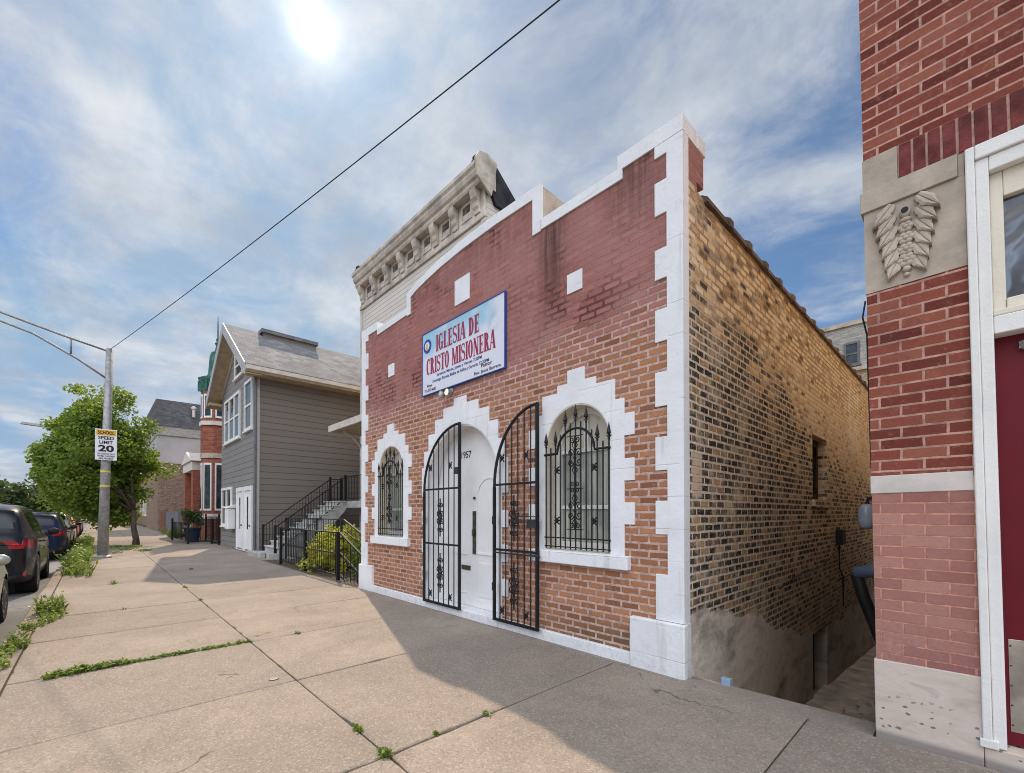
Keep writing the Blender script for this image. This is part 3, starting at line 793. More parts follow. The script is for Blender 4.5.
# rear block of the raised centre of the parapet and the right-hand return
mb = MB(); mb.box(-3.98, -3.725, YF + .031, YF + .62, 5.05, 5.67)
mb.build('parapet_return', M['stone'], CH)
mb = MB(); mb.box(-2.46, XR - .001, YF + .302, 4.50, 4.865, 5.204)
mb.build('parapet_pier', M['church'], CH)
mb = MB(); mb.box(-2.50, XR + .010, YF + .3115, 4.54, 5.205, 5.362)
mb.build('pier_cap', M['trim'], CH, bevel=.012)
# side wall (common brick) with basement opening and window
side = [(4.342, -2.9), (15.6, -2.9), (15.6, 4.78), (4.342, 4.78)]
wo_ = [(8.86, 1.79), (9.93, 1.79), (9.93, 2.90), (8.86, 2.90)]
bo_ = [(8.80, -1.75), (9.82, -1.75), (9.82, -.50), (8.80, -.50)]
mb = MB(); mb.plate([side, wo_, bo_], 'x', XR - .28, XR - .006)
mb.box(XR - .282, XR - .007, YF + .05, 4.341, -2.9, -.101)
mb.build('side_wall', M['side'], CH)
mb = MB(); mb.box(XR - .003, XR + .002, YF + .012, 4.338, .45, 4.80)          # brick return of the front wall, side face
mb.build('front_return', M['side'], CH)
mb = MB(); mb.box(XR - .003, XR + .003, YF + .012, 4.338, -1.3, .449)
mb.build('return_foot', M['side'], CH)
mb = MB(); mb.box(XL + .01, XL + .28, YF + .31, 15.6, -.1, 4.6); mb.box(XL + .29, XR - .29, 15.3, 15.6, -2.9, 4.7)
mb.build('rear_wall', M['side'], CH)
mb = MB(); mb.hexa([(XL + .1, YF + .31, 4.35), (XR - .29, YF + .31, 4.35), (XR - .29, 15.5, 4.2), (XL + .1, 15.5, 4.2)],
                   [(XL + .1, YF + .31, 4.45), (XR - .29, YF + .31, 4.45), (XR - .29, 15.5, 4.3), (XL + .1, 15.5, 4.3)])
mb.build('roof', M['blackroof'], CH)
# tile coping of the side wall: flat tiles with raised collars
y = 4.52; k = 0
while y < 15.6:
    L = .62 + RND.uniform(-.03, .03)
    mb = MB()
    yy = y + L
    pr = [(XR - .33, 4.76 + RND.uniform(-.006, .006)), (XR - .33, 4.80), (XR - .25, 4.845), (XR - .12, 4.855), (XR - .02, 4.83), (XR + .035, 4.79), (XR + .035, 4.745), (XR - .004, 4.745), (XR - .004, 4.782), (XR - .29, 4.782)]
    mb.prism(pr, 'y', y, yy - .02)
    c = [(a + (.018 if a > XR - .15 else -.018), b + (.03 if b > 4.76 else -.012)) for a, b in pr[:7]] + [(XR + .0, 4.74), (XR - .15, 4.785)]
    mb.prism(c, 'y', yy - .085, yy + .015)
    mb.build('coping_tile', M['tile'], CH); y = yy; k += 1
# ---- white trim
def steps(xc, pts): return [(xc + a, b) for a, b in pts] + [(xc - a, b) for a, b in reversed(pts)]
whalf = [(.64, 1.10), (.64, 1.43), (.76, 1.43), (.76, 1.66), (.64, 1.66), (.64, 1.89), (.76, 1.89), (.76, 2.125), (.64, 2.125), (.64, 2.365), (.76, 2.365), (.76, 2.60), (.64, 2.60), (.64, 2.765), (.525, 2.765), (.525, 2.99), (.28, 2.99), (.28, 3.075), (.125, 3.075), (.125, 3.225)]
def offs(pts, cx, d):
    return [(cx + (p[0] - cx) * (1 + d), p[1]) for p in pts]
for xc in (-RW, -LW):
    o = steps(xc, whalf)
    mb = MB(); mb.plate([o, arch(xc, .468, 1.102, 2.345, 24)], 'y', YF - .016, YF + .004)
    mb.build('window_surround', M['trim'], CH, bevel=.004)
    mb = MB(); mb.box(xc - .71, xc + .71, YF - .075, YF + .02, .955, 1.100)
    mb.build('window_sill', M['trim'], CH, bevel=.01)
    # reveal lining
    a = arch(xc, .472, 1.098, 2.345, 24); b = arch(xc, .455, 1.108, 2.345, 24)
    mb = MB(); mb.plate([a, b], 'y', YF - .010, YF + .27)
    mb.build('window_reveal', M['cream'], CH)
    # sash window set back in the opening
    wf = MB(); wf.plate([arch(xc, .453, 1.11, 2.345, 24), arch(xc, .375, 1.20, 2.345, 24)], 'y', YF + .17, YF + .235)
    w = wf.build('window_frame', M['whitewood'], CH)
    g = MB(); g.prism(arch(xc, .38, 1.19, 2.345, 24), 'y', YF + .205, YF + .212); g.build('window_pane', M['paleglass'], w)
    g = MB()
    g.box(xc - .374, xc + .374, YF + .178, YF + .214, 1.598, 1.642); g.build('sash_bar', M['whitewood'], w); g = MB(); g.box(xc - .374, xc + .374, YF + .178, YF + .214, 2.278, 2.3215); g.box(xc - .03, xc + .03, YF + .18, YF + .203, 2.322, 2.70)
    g.build('sash_bar', M['whitewood'], w)
# door surround
dhalf = [(.95, .12), (.95, .42), (1.07, .42), (1.07, .65), (.95, .65), (.95, .885), (1.07, .885), (1.07, 1.12), (.95, 1.12), (.95, 1.355), (1.07, 1.355), (1.07, 1.59), (.95, 1.59), (.95, 1.825), (1.07, 1.825), (1.07, 2.06), (.95, 2.06), (1.07, 2.06), (1.07, 2.31), (1.0, 2.31), (1.0, 2.58), (.87, 2.58), (.87, 2.85), (.68, 2.85), (.68, 3.065), (.44, 3.065), (.44, 3.215), (.16, 3.215), (.16, 3.325)]
dhalf = [p for i, p in enumerate(dhalf) if i not in (16, 17)]
o = [(-DC + a, b) for a, b in dhalf] + [(-DC - a, b) for a, b in reversed(dhalf)]
inner = [(-DC - .878, .12), (-DC - .878, 2.02)] + [(-DC - .878 * math.cos(PI * i / 24), 2.02 + .878 * math.sin(PI * i / 24)) for i in range(1, 24)] + [(-DC + .878, 2.02), (-DC + .878, .12)]
mb = MB(); mb.prism(o + inner, 'y', YF - .016, YF + .004)
mb.build('door_surround', M['trim'], CH, bevel=.004)
a = [(-DC - .883, .0)] + [(-DC - .883 * math.cos(PI * i / 24), 2.02 + .883 * math.sin(PI * i / 24)) for i in range(25)] + [(-DC + .883, .0)]
b = [(-DC - .862, .0)] + [(-DC - .862 * math.cos(PI * i / 24), 2.02 + .862 * math.sin(PI * i / 24)) for i in range(25)] + [(-DC + .862, .0)]
mb = MB(); mb.prism(a + list(reversed(b)), 'y', YF - .008, YF + .30)
mb.build('door_reveal', M['door'], CH)
# quoins, corner piers and copings
def quoin(xe, sgn):
    pts = [(xe, .50), (xe, 5.20)]
    zs = [5.08, 4.83, 4.5, 4.16, 3.86, 3.56, 3.24, 2.94, 2.60, 2.30, 1.97, 1.67, 1.34, .95, .50]
    pts += [(xe - sgn * .29, 5.20), (xe - sgn * .29, 5.08)]
    seq = []
    for k in range(len(zs) - 1):
        wid = .165 if k % 2 == 0 else .29
        seq += [(xe - sgn * wid, zs[k]), (xe - sgn * wid, zs[k + 1])]
    pts += seq
    out = []
    for p in pts:
        if not out or abs(p[0] - out[-1][0]) + abs(p[1] - out[-1][1]) > 1e-6: out.append(p)
    return out
for xe, sg in ((XR + .004, 1), (XL - .004, -1)):
    mb = MB(); mb.prism(quoin(xe, sg), 'y', YF - .016, YF + .004)
    mb.build('corner_quoin', M['trim'], CH, bevel=.004)
    mb = MB(); mb.box(min(xe + sg * .022, xe - sg * .56), max(xe + sg * .022, xe - sg * .56), YF - .06, YF + .02, -.12, .495)
    mb.build('corner_base', M['trim'], CH, bevel=.012)
# narrow white corner return on the alley side
mb = MB(); mb.box(XR - .01, XR + .004, YF + .0045, YF + .11, .496, 5.30); mb.box(XR - .01, XR + .008, YF + .021, YF + .12, -.12, .4955)
mb.build('corner_return', M['trim'], CH)
# base strip either side of the door
mb = MB()
mb.box(XL + .56, -DC - .90, YF - .045, YF + .01, -.12, .115); mb.build('base_strip', M['trim'], CH, bevel=.008); mb = MB(); mb.box(-DC + .90, XR - .56, YF - .045, YF + .01, -.12, .115)
mb.build('base_strip', M['trim'], CH, bevel=.008)
mb = MB(); mb.box(-DC - .895, -DC + .895, YF - .05, YF + .33, -.12, .105)
mb.build('door_threshold', M['trim'], CH, bevel=.01)
# coping bands following the stepped parapet
def band(pts, w, y0, y1, name, nm=None):
    n = len(pts); low = []
    for i, p in enumerate(pts):
        low.append((p[0], p[1] - w))
    mb = MB(); mb.prism(pts + list(reversed(low)), 'y', y0, y1)
    return mb.build(name, M['trim'], CH, bevel=.004)
band([(XR + .006, 5.362), (-2.55, 5.362)], .16, YF - .018, YF + .31, 'coping')
band([(-2.552, 5.225), (-3.72, 5.235)], .13, YF - .018, YF + .31, 'coping')
mb = MB(); mb.box(-2.60, -2.545, YF - .019, YF + .309, 5.10, 5.36); mb.build('coping', M['trim'], CH)
mb = MB(); mb.box(-3.86, -3.722, YF - .019, YF + .03, 5.09, 5.694); mb.build('coping', M['trim'], CH)
band([(-3.862, 5.695), (-4.6, 5.722), (-5.35, 5.712), (-5.95, 5.672), (-6.35, 5.622), (-6.7, 5.562), (-6.97, 5.482)], .14, YF - .018, YF + .31, 'coping')
mb = MB(); mb.box(-6.985, -6.86, YF - .019, YF + .309, 5.08, 5.47); mb.build('coping', M['trim'], CH)
band([(-6.987, 5.225), (-8.13, 5.195)], .12, YF - .018, YF + .31, 'coping')
band([(-8.132, 5.345), (XL - .006, 5.345)], .16, YF - .018, YF + .31, 'coping')
# white square accents
for x0, x1, z0, z1 in ((-5.54, -5.17, 4.76, 5.15), (-3.30, -3.08, 4.13, 4.36), (-7.67, -7.45, 4.13, 4.36)):
    mb = MB(); mb.box(x0, x1, YF - .014, YF + .004, z0, z1); mb.build('square_panel', M['trim'], CH, bevel=.003)
# ---- doors (two leaves, recessed)
YD = YF + .20
def half_leaf(x0, x1, z0=.11):
    pts = [(x0, z0), (x1, z0)]
    n = 14
    f = lambda x: 2.02 + math.sqrt(max(.86 ** 2 - (x + DC) ** 2, 0))
    return pts + [(x1 + (x0 - x1) * i / n, f(x1 + (x0 - x1) * i / n)) for i in range(n + 1)]
L = MB(); L.prism(half_leaf(-DC - .86, -DC - .004 + .06), 'y', YD, YD + .05)
LD = L.build('door', M['door'], CH)
R_ = MB(); R_.prism(half_leaf(-DC + .068, -DC + .86), 'y', YD - .012, YD + .05)
RD = R_.build('door', M['door'], CH)
mb = MB(); mb.plate([arch(-DC + .46, .29, .92, 1.80, 16), arch(-DC + .46, .262, .95, 1.80, 16)], 'y', YD - .026, YD - .011); mb.build('door_moulding', M['door'], RD)
mb = MB(); mb.box(-DC + .2, -DC + .72, YD - .022, YD - .011, .28, .80); mb.build('lower_panel', M['door'], RD, bevel=.01)
mb = MB(); mb.box(-DC - .5, -DC - .08, YD - .010, YD + .001, .90, .912); mb.build('door_moulding', M['door'], LD); mb = MB(); mb.box(-DC - .5, -DC - .08, YD - .010, YD + .001, .30, .312); mb.build('door_moulding', M['door'], LD)
mb = MB(); mb.box(-DC + .075, -DC + .165, YD - .028, YD - .011, .92, 1.58); mb.lathe([(.022, -.05), (.022, .05)], (-DC + .12, YD - .05, 1.25), 10, 'z')
mb.build('push_plate', M['bronze'], RD, bevel=.004)
mb = MB(); mb.lathe([(.018, -.02), (.022, 0), (.012, .014)], (-DC + .12, YD - .02, 1.78), 12, 'y'); mb.build('door_lock', M['bronze'], RD)
mb = MB(); mb.box(-DC - .22, -DC + .0, YD - .016, YD, .66, .73); mb.build('mail_slot', M['bronze'], LD, bevel=.003)
n_ = plain_text('1957', -DC - .11, 2.47, .25, .11, YD - .004, bold=.012)
n_.build('house_number', M['black'], LD)
mb = MB(); mb.box(-DC - .866, -DC + .866, YD + .055, YD + .09, .1, 2.95); mb.build('door_backing', M['black'], CH)

# ---- wrought iron
def cscroll(cx, cz, r, sgn, y, flip=1, turns=1.25):
    """C-shaped scroll hanging on a vertical"""
    pts = []
    for i in range(17):
        a = i / 16 * turns * 2 * PI; rr = r * (1 - i / 16 * .78)
        pts.append((cx + sgn * (r - rr * math.cos(a) * 1.0) * .9, y, cz + flip * rr * math.sin(a)))
    return pts
def grille(xc):
    y = YF - .02
    mb = MB()
    hb = 2.26; n = 13; w = .455
    xsb = [xc - w + 2 * w * i / (n - 1) for i in range(n)]
    ra = .27
    def ztop(x):
        dx = abs(x - xc)
        return hb + (math.sqrt(max(ra * ra - dx * dx, 0)) * 1.0 if dx < ra else 0)
    for i, x in enumerate(xsb):
        long = i in (1, 3, 5, 7, 9, 11) or i == 6
        fin = i in (1, 3, 5, 7, 9, 11)
        zt = ztop(x)
        ztt = zt + (.10 if i not in (6,) else .02)
        if i % 2 == 1: mb.tube([(x, y, 1.125), (x, y, ztop(x) + .08)], .0092, 6)
        else: mb.tube([(x, y, 1.125), (x, y, ztop(x))], .0092, 6)
    # spear finials on the odd bars
    g = mb
    for i in (0, 2, 4, 6, 8, 10, 12):
        x = xsb[i]; z = ztop(x) + .13
        g.tube([(x, y, ztop(x)), (x, y, z)], .0092, 6)
        g.lathe([(.012, z - .04), (.016, z - .03), (.008, z - .02), (.008, z), (.026, z + .03), (.014, z + .085), (.001, z + .15)], (x, y, 0), 8)
        g.tube([(x - .03, y, z + .005), (x - .012, y, z - .012), (x + .012, y, z - .012), (x + .03, y, z + .005)], .006, 5)
    # arched top bar and rails
    pts = [(xc - w - .02, y - .006, hb), (xc - ra, y - .006, hb)] + [(xc - ra * math.cos(PI * k / 18), y - .006, hb + 1.0 * ra * math.sin(PI * k / 18)) for k in range(1, 18)] + [(xc + ra, y - .006, hb), (xc + w + .02, y - .006, hb)]
    g.tube(pts, .015, 6)
    g.bar((xc - w - .02, y, 1.255), (xc + w + .02, y, 1.255), .024, .014); g.bar((xc - w - .02, y, 1.15), (xc + w + .02, y, 1.15), .016, .012)
    G = g.build('window_grille', M['iron'], CH)
    # scroll panel in the middle
    s = MB(); yy = y - .014
    for z in (2.44, 1.83, 1.36): s.bar((xc - .115, yy, z), (xc + .115, yy, z), .014, .01)
    for zc in (2.19, 1.575):
        for sg in (-1, 1):
            s.tube(cscroll(xc + sg * .012, zc + .055, .05, sg, yy, 1), .0075, 5)
            s.tube(cscroll(xc + sg * .012, zc - .055, .05, sg, yy, -1), .0075, 5)
        for dzz in (.145, -.145):
            s.tube([(xc, yy, zc + dzz + .065), (xc + .038, yy, zc + dzz), (xc, yy, zc + dzz - .065), (xc - .038, yy, zc + dzz), (xc, yy, zc + dzz + .065)], .0065, 5)
        s.ball((xc, yy, zc), .02, 6)
    for zc, fl in ((2.40, -1), (1.40, 1)):
        for sg in (-1, 1): s.tube(cscroll(xc + sg * .005, zc, .038, sg, yy, fl), .007, 5)
    for zc in (1.85,):
        for sg in (-1, 1):
            for fl in (-1, 1): s.tube(cscroll(xc + sg * .004, zc + fl * .03, .032, sg, yy, fl), .0065, 5)
    s.tube([(xc, yy, 1.36), (xc, yy, 2.44)], .008, 6)
    s.build('scroll_panel', M['iron'], G)
    for sx in (-.27, .27):
        for zc in (2.06, 1.46):
            s = MB(); s.ball((xc + sx, yy, zc), .016, 6)
            for sg in (-1, 1):
                for fl in (-1, 1):
                    s.tube([(xc + sx + sg * (.006 + .03 * abs(q) ** 1.5), yy, zc + fl * .02 + .0 + fl * q * .0 + .022 * q) for q in (-1, -.5, 0, .5, 1)], .009, 5)
            s.build('collar', M['iron'], G)
grille(-RW); grille(-LW)

def gate(xh, xf, lab, y=YF - .085):
    """one leaf: hinge stile at xh, free stile at xf (tall side)"""
    sg = 1 if xf > xh else -1
    w = abs(xf - xh); z0, zs, zt = .10, 1.90, 2.90
    def ztop(x):
        u = abs(x - xf) / w
        return zs + (zt - zs) * math.sqrt(max(1 - u * u, 0))
    f = MB()
    f.bar((xh, y, z0), (xh, y, zs), .035, .035); f.bar((xf, y, z0), (xf, y, zt + .01), .038, .035)
    f.bar((xh, y, z0 + .017), (xf, y, z0 + .017), .034, .034)
    pts = [(xh + sg * w * (1 - math.cos(PI / 2 * k / 14)), y, zs + (zt - zs) * math.sin(PI / 2 * k / 14)) for k in range(15)]
    f.tube(pts, .02, 6)
    f.bar((xh, y, 1.06), (xf, y, 1.06), .028, .028); f.bar((xh, y, 1.93), (xf, y, 1.93), .028, .028)
    G = f.build('security_gate', M['iron'], CH); G['label'] = lab
    b = MB(); nb = 7
    for k in range(1, nb):
        x = xh + sg * w * k / nb
        b.tube([(x, y, z0), (x, y, ztop(x))], .0085, 6)
    b.build('gate_bars', M['iron'], G)
    s = MB(); yy = y - .016; xm = xh + sg * w * .5
    for z0_, z1_ in ((1.18, 1.78), (.30, .92)):
        zc = (z0_ + z1_) / 2; hh = (z1_ - z0_) / 2
        for sgn in (-1, 1):
            s.tube(cscroll(xm, zc + .05, .055, sgn, yy, 1), .009, 5); s.tube(cscroll(xm, zc - .05, .055, sgn, yy, -1), .009, 5)
            s.tube(cscroll(xm, zc + hh * .62, .042, sgn, yy, 1), .008, 5); s.tube(cscroll(xm, zc - hh * .62, .042, sgn, yy, -1), .008, 5)
            s.tube([(xm, yy, zc + hh * .5), (xm + sgn * .045, yy, zc), (xm, yy, zc - hh * .5)], .008, 5)
        s.tube([(xm, yy, z0_), (xm, yy, z1_)], .010, 6)
        s.ball((xm, yy, zc), .024, 6)
    s.build('gate_scroll', M['iron'], G)
    for u, z in ((.22, .26), (.78, .26), (.22, 2.28), (.78, 2.28)):
        x = xh + sg * w * u
        s = MB(); s.box(x - .03, x + .03, yy - .006, yy + .006, z - .014, z + .014)
        for q in (-1, 1):
            s.tube([(x + q * .035, yy, z + .05), (x + q * .012, yy, z + .02), (x + q * .012, yy, z - .02), (x + q * .035, yy, z - .05)], .010, 5)
        s.build('gate_collar', M['iron'], G)
    for z in (.55, 1.45):
        h = MB(); h.lathe([(.022, -.055), (.022, .055)], (xh - sg * .03, y + .01, z), 8); h.bar((xh - sg * .09, y + .045, z), (xh, y + .01, z), .02, .02)
        h.build('hinge', M['iron'], G)
    k = MB(); k.box(min(xf - sg * .16, xf), max(xf - sg * .16, xf), y - .028, y + .028, 1.36, 1.47) if sg > 0 and xh > -5 else k.box(min(xf, xf - sg * .10), max(xf, xf - sg * .10), y - .026, y + .026, 2.14, 2.24)
    if xh > -5: k.bar((xf - .32, y - .02, 1.505), (xf, y - .02, 1.505), .03, .012); k.tube([(xh + .02, y - .02, 1.02), (xf + .06, y - .02, 1.02)], .012, 6)
    k.build('lock_box', M['irongrey'], G)
    return G
gate(-DC - .88, -DC + .09, 'closed left leaf of the arched iron gate, in front of the white door')
gate(-DC + .90, -3.70, 'right leaf of the arched iron gate, folded open against the brick wall', YF - .10)

# ---- things fixed to the church front
SX0, SX1, SZ0, SZ1 = -6.42, -4.36, 3.52, 4.56; ys = YF - .035
SG = thing('sign_board', 'white and blue church sign with red lettering above the arched doors', 'sign', ((SX0 + SX1) / 2, YF - .02, SZ0))
def signpanel():
    m, t = newmat('sign panel print'); p = t.pos(); q = t.xyz(p)
    u = t.math('DIVIDE', t.math('SUBTRACT', q[0], SX0), SX1 - SX0); v = t.math('DIVIDE', t.math('SUBTRACT', q[2], SZ0), SZ1 - SZ0)
    n = t.noise(p, 2.6, 6, .6, .4)
    e = t.math('SUBTRACT', v, t.math('MULTIPLY', t.math('SUBTRACT', n, .5), .5))
    f = t.math('MULTIPLY', t.step(e, .50, .80), t.step(u, .97, .78))
    cl = t.step(t.noise(t.comb(t.math('MULTIPLY', q[0], .8), 0, q[2]), 4.5, 5), .45, .7)
    f = t.math('MULTIPLY', f, t.mixf(cl, 1.0, .35))
    c = t.mix(f, (.70, .70, .76), (.34, .56, .68))
    gl = t.math('MULTIPLY', t.step(t.math('ABSOLUTE', t.math('SUBTRACT', u, .88)), .09, .0), t.step(t.math('ABSOLUTE', t.math('SUBTRACT', v, .70)), .22, .05))
    c = t.mix(t.math('MULTIPLY', gl, t.step(t.noise(p, 7, 3), .42, .56, 0, .45)), c, (.20, .36, .50))
    t.out(t.bsdf(c, .4, None, 0, .4)); return m
mb = MB(); mb.box(SX0, SX1, ys, YF - .005, SZ0, SZ1); mb.build('sign_panel', signpanel(), SG)
mb = MB(); mb.plate([[(SX0 - .006, SZ0 - .006), (SX1 + .006, SZ0 - .006), (SX1 + .006, SZ1 + .006), (SX0 - .006, SZ1 + .006)], [(SX0 + .007, SZ0 + .007), (SX1 - .007, SZ0 + .007), (SX1 - .007, SZ1 - .007), (SX0 + .007, SZ1 - .007)]], 'y', ys - .008, YF - .008)
mb.build('sign_border', M['signblue'], SG)
yt = ys - .004
mb = serif_text('IGLESIA DE', -6.02, 4.175, 1.12, .265, yt); mb.merge(serif_text('CRISTO MISIONERA', -6.30, 3.845, 1.75, .265, yt))
mb.build('sign_title', M['signred'], SG)
mb = plain_text('Servicios: Martes, Jueves y Viernes 7:30PM', -5.42, 3.785, 1.14, .062, yt, bold=.012)
mb.build('sign_schedule', M['signnavy'], SG)
mb = (plain_text('Domingo: Escuela Biblica de Niños y Servicio 12:30PM', -5.40, 3.705, 1.42, .062, yt, bold=.012))
mb.build('sign_schedule', M['signnavy'], SG)
mb = plain_text('Phone:', -6.20, 3.66, .15, .05, yt, bold=.01); mb.merge(plain_text('773-277-4608', -6.19, 3.585, .33, .05, yt, bold=.01))
mb.merge(plain_text('Pastor:', -4.74, 3.665, .24, .055, yt, bold=.01)); mb.merge(plain_text('Rev. Jesus Barrera', -4.73, 3.575, .58, .06, yt, bold=.01))
mb.build('sign_contact', M['black'], SG)
mb = MB(); cx, cz = -6.27, 4.33
mb.lathe([(.115, -.002), (.115, .002)], (cx, yt, cz), 28, 'y'); em = mb.build('round_emblem', M['signblue'], SG)
mb = MB(); mb.lathe([(.068, -.002), (.068, .002)], (cx, yt - .003, cz), 24, 'y'); mb.build('emblem_centre', M['signwhite'], em)
mb = MB(); mb.ball((cx, yt - .006, cz + .02), .022, 8, (1, .1, 1)); mb.prism([(cx - .03, cz - .055), (cx + .032, cz - .05), (cx + .012, cz + .01), (cx - .014, cz + .008)], 'y', yt - .008, yt - .005); mb.build('emblem_figure', M['yellow'], em)

FL = thing('floodlight', 'small twin floodlight with one lit bulb just under the church sign', 'light', (-5.62, YF, 3.44))
mb = MB(); mb.lathe([(.05, 0), (.05, -.02), (.02, -.03), (.02, -.05)], (-5.62, YF, 3.46), 12, 'y'); mb.build('mount', M['galv'], FL, smooth=False)
for sx, lit in ((-.10, 0), (.07, 1)):
    c = Vector((-5.62 + sx, YF - .12, 3.40)); mb = MB()
    mb.tube([(-5.62, YF - .05, 3.45), tuple(c + Vector((0, .03, .02)))], .010, 6)
    mb.lathe([(.018, .06), (.03, .05), (.055, -.02), (.058, -.035), (.05, -.035)], tuple(c), 14, 'y'); mb.build('lamp_head', M['galv'], FL, smooth=True)
    mb = MB(); mb.ball(tuple(c + Vector((0, -.032, 0))), .045, 12, (1, .45, 1))
    bm_ = flat('lit bulb', (1, .62, .26), .3, 2.6) if lit else flat('unlit bulb', (.55, .55, .52), .2)
    mb.build('bulb', bm_, FL, smooth=True)

# ---- side wall fittings (gangway)
mb = MB(); mb.plate([[(8.862, 1.792), (9.928, 1.792), (9.928, 2.898), (8.862, 2.898)], [(8.98, 1.90), (9.81, 1.90), (9.81, 2.78), (8.98, 2.78)]], 'x', XR - .22, XR - .15)
SWN = mb.build('side_window', simple('old dark wood', (.05, .035, .022), .8, var=.3), CH)
mb = MB(); mb.box(XR - .20, XR - .19, 8.97, 9.82, 1.89, 2.76); mb.build('side_window_pane', M['glass'], SWN)
mb = MB(); mb.box(XR - .15, XR + .045, 8.80, 9.98, 1.64, 1.785); mb.build('side_window_sill', M['side'], CH, bevel=.01)
mb = MB(); mb.box(XR - .27, XR - .20, 8.81, 9.81, -1.74, -.51); mb.build('basement_hatch', simple('black hatch boards', (.014, .011, .009), .95, var=.4, scale=9, bump=.6), CH)  # near-black panel set back in the basement opening
JB = thing('junction_box', 'small dark electrical box high on the gangway brick wall', 'electrical box', (XR, 10.75, 1.0))
mb = MB(); mb.box(XR, XR + .11, 10.6, 10.92, .92, 1.22); mb.build('box_body', M['black'], JB, bevel=.01)
mb = MB(); mb.tube([(XR + .03, 10.75, .92), (XR + .03, 10.75, .45), (XR + .03, 11.1, .25), (XR + .03, 11.1, -.35)], .014, 6); mb.build('conduit', M['black'], JB)
mb = MB(); mb.tube([(XR + .02, 10.62, .8), (XR + .02, 9.4, .62), (XR + .02, 7.6, .58), (XR + .02, 6.9, .50)], .010, 5); mb.build('loose_cable', M['black'], JB)
SP = MB(); SP.box(-1.60, -1.52, 4.13, 4.19, -.03, .055)
o = SP.build('pipe_stub', simple('pale blue painted steel', (.25, .36, .46), .6), None, bevel=.006); tag(base_at(o, (-1.56, 4.16, -.03)), 'small pale blue square post stub at the pavement edge by the gangway', 'post')
# meter, lamp and fat downpipe on the right building's gangway side
LM = thing('wall_lantern', 'grey glass security lamp on the gangway side of the right building', 'lamp', (-.50, 7.3, 1.6))
mb = MB(); mb.tube([(-.44, 7.3, 1.74), (-.80, 7.3, 1.78), (-.95, 7.3, 1.74), (-.97, 7.3, 1.66)], .022, 8); mb.build('lamp_arm', M['irongrey'], LM)
mb = MB(); mb.lathe([(.05, .0), (.075, .03), (.09, .10), (.09, .26), (.06, .31), (.02, .33)], (-.97, 7.3, 1.34), 12); mb.build('lamp_shade', glassmat('grey lamp glass', (.40, .46, .55), .2), LM, smooth=True)
DP = thing('elbow_downpipe', 'fat black elbow pipe slanting down beside the right building', 'pipe', (-.60, 6.9, -1.4))
mb = MB(); mb.tube([(-1.04, 6.9, .80), (-.80, 6.9, .86), (-.44, 6.9, .84)], [.075, .085, .075], 12); mb.build('pipe_elbow', simple('blue grey pipe', (.12, .16, .24), .45), DP, smooth=True)
mb = MB(); mb.tube([(-1.02, 6.9, .78), (-.95, 6.9, .50), (-.72, 6.9, -.2), (-.60, 6.9, -.8), (-.60, 6.9, -1.42)], .065, 12); mb.build('pipe_leg', M['black'], DP, smooth=True)
GM = thing('gas_meter', 'small grey utility meter on the right building above the elbow pipe', 'meter', (-.49, 8.2, 1.0))
mb = MB(); mb.box(-.66, -.455, 8.05, 8.35, 1.1, 1.42); mb.build('meter_case', M['galv'], GM, bevel=.02)
mb = MB(); mb.tube([(-.58, 8.2, 1.1), (-.58, 8.2, .4), (-.5, 8.2, .3)], .03, 8); mb.build('meter_pipe', M['galv'], GM)
# rubble in the gangway
rb = random.Random(3)
zf = lambda y: -1.22 - .075 * (y - 4.2)
rspots = [(-1.0, 8.4), (-.85, 8.2), (-1.15, 8.7), (-.75, 8.6), (-.95, 8.9), (-1.3, 8.3), (-.7, 9.2), (-1.05, 9.3), (-.9, 7.6), (-1.1, 7.9), (-.7, 7.8), (-1.25, 9.0)]
for i, (x, y) in enumerate(rspots):
    mb = MB(); a = rb.uniform(0, PI); s_ = rb.uniform(.07, .14); M4 = Matrix.Translation((x, y, zf(y) + .05)) @ Matrix.Rotation(a, 4, 'Z') @ Matrix.Rotation(rb.uniform(-.3, .3), 4, 'X')
    b = MB(); b.hexa([(-s_, -s_ * .6, -.05), (s_, -s_ * .5, -.05), (s_ * .8, s_ * .6, -.05), (-s_ * .9, s_ * .5, -.05)], [(-s_ * .8, -s_ * .5, .03), (s_ * .7, -s_ * .4, .06), (s_ * .6, s_ * .5, .04), (-s_ * .7, s_ * .4, .07)])
    mb.merge(b, M4); o = mb.build('rubble_chunk', M['stone'])
    tag(base_at(o, (x, y, zf(y))), 'broken grey masonry chunk among the rubble on the sunken gangway floor', 'rubble', 'rubble chunks on the gangway floor')
for i, (x, y, a) in enumerate(((-.88, 9.75, .25), (-.70, 9.95, .15))):
    b = MB(); b.box(-.22, .22, -.06, .06, 0, .09); mb = MB(); mb.merge(b, Matrix.Translation((x, y, zf(y) + .02)) @ Matrix.Rotation(a, 4, 'Z'))
    o = mb.build('loose_plank', simple('old plank', (.30, .17, .12), .9, var=.3) if i == 0 else M['soldier'], bevel=.006)
    tag(base_at(o, (x, y, zf(y))), ['tan brick-length block lying on the gangway floor in front of the red crate', 'dark red block lying right beside the red crate in the gangway'][i], 'block')
RC = thing('red_crate', 'dark crate with a red panel lying at the back of the gangway', 'crate', (-.75, 10.7, zf(10.7)))
zz = zf(10.7) + .02
mb = MB(); mb.box(-1.05, -.48, 10.5, 11.0, zz, zz + .62); mb.build('crate_body', M['black'], RC, bevel=.02)
mb = MB(); mb.box(-.90, -.52, 10.485, 10.499, zz + .1, zz + .42); mb.build('crate_panel', flat('worn red plastic', (.30, .02, .02)), RC)

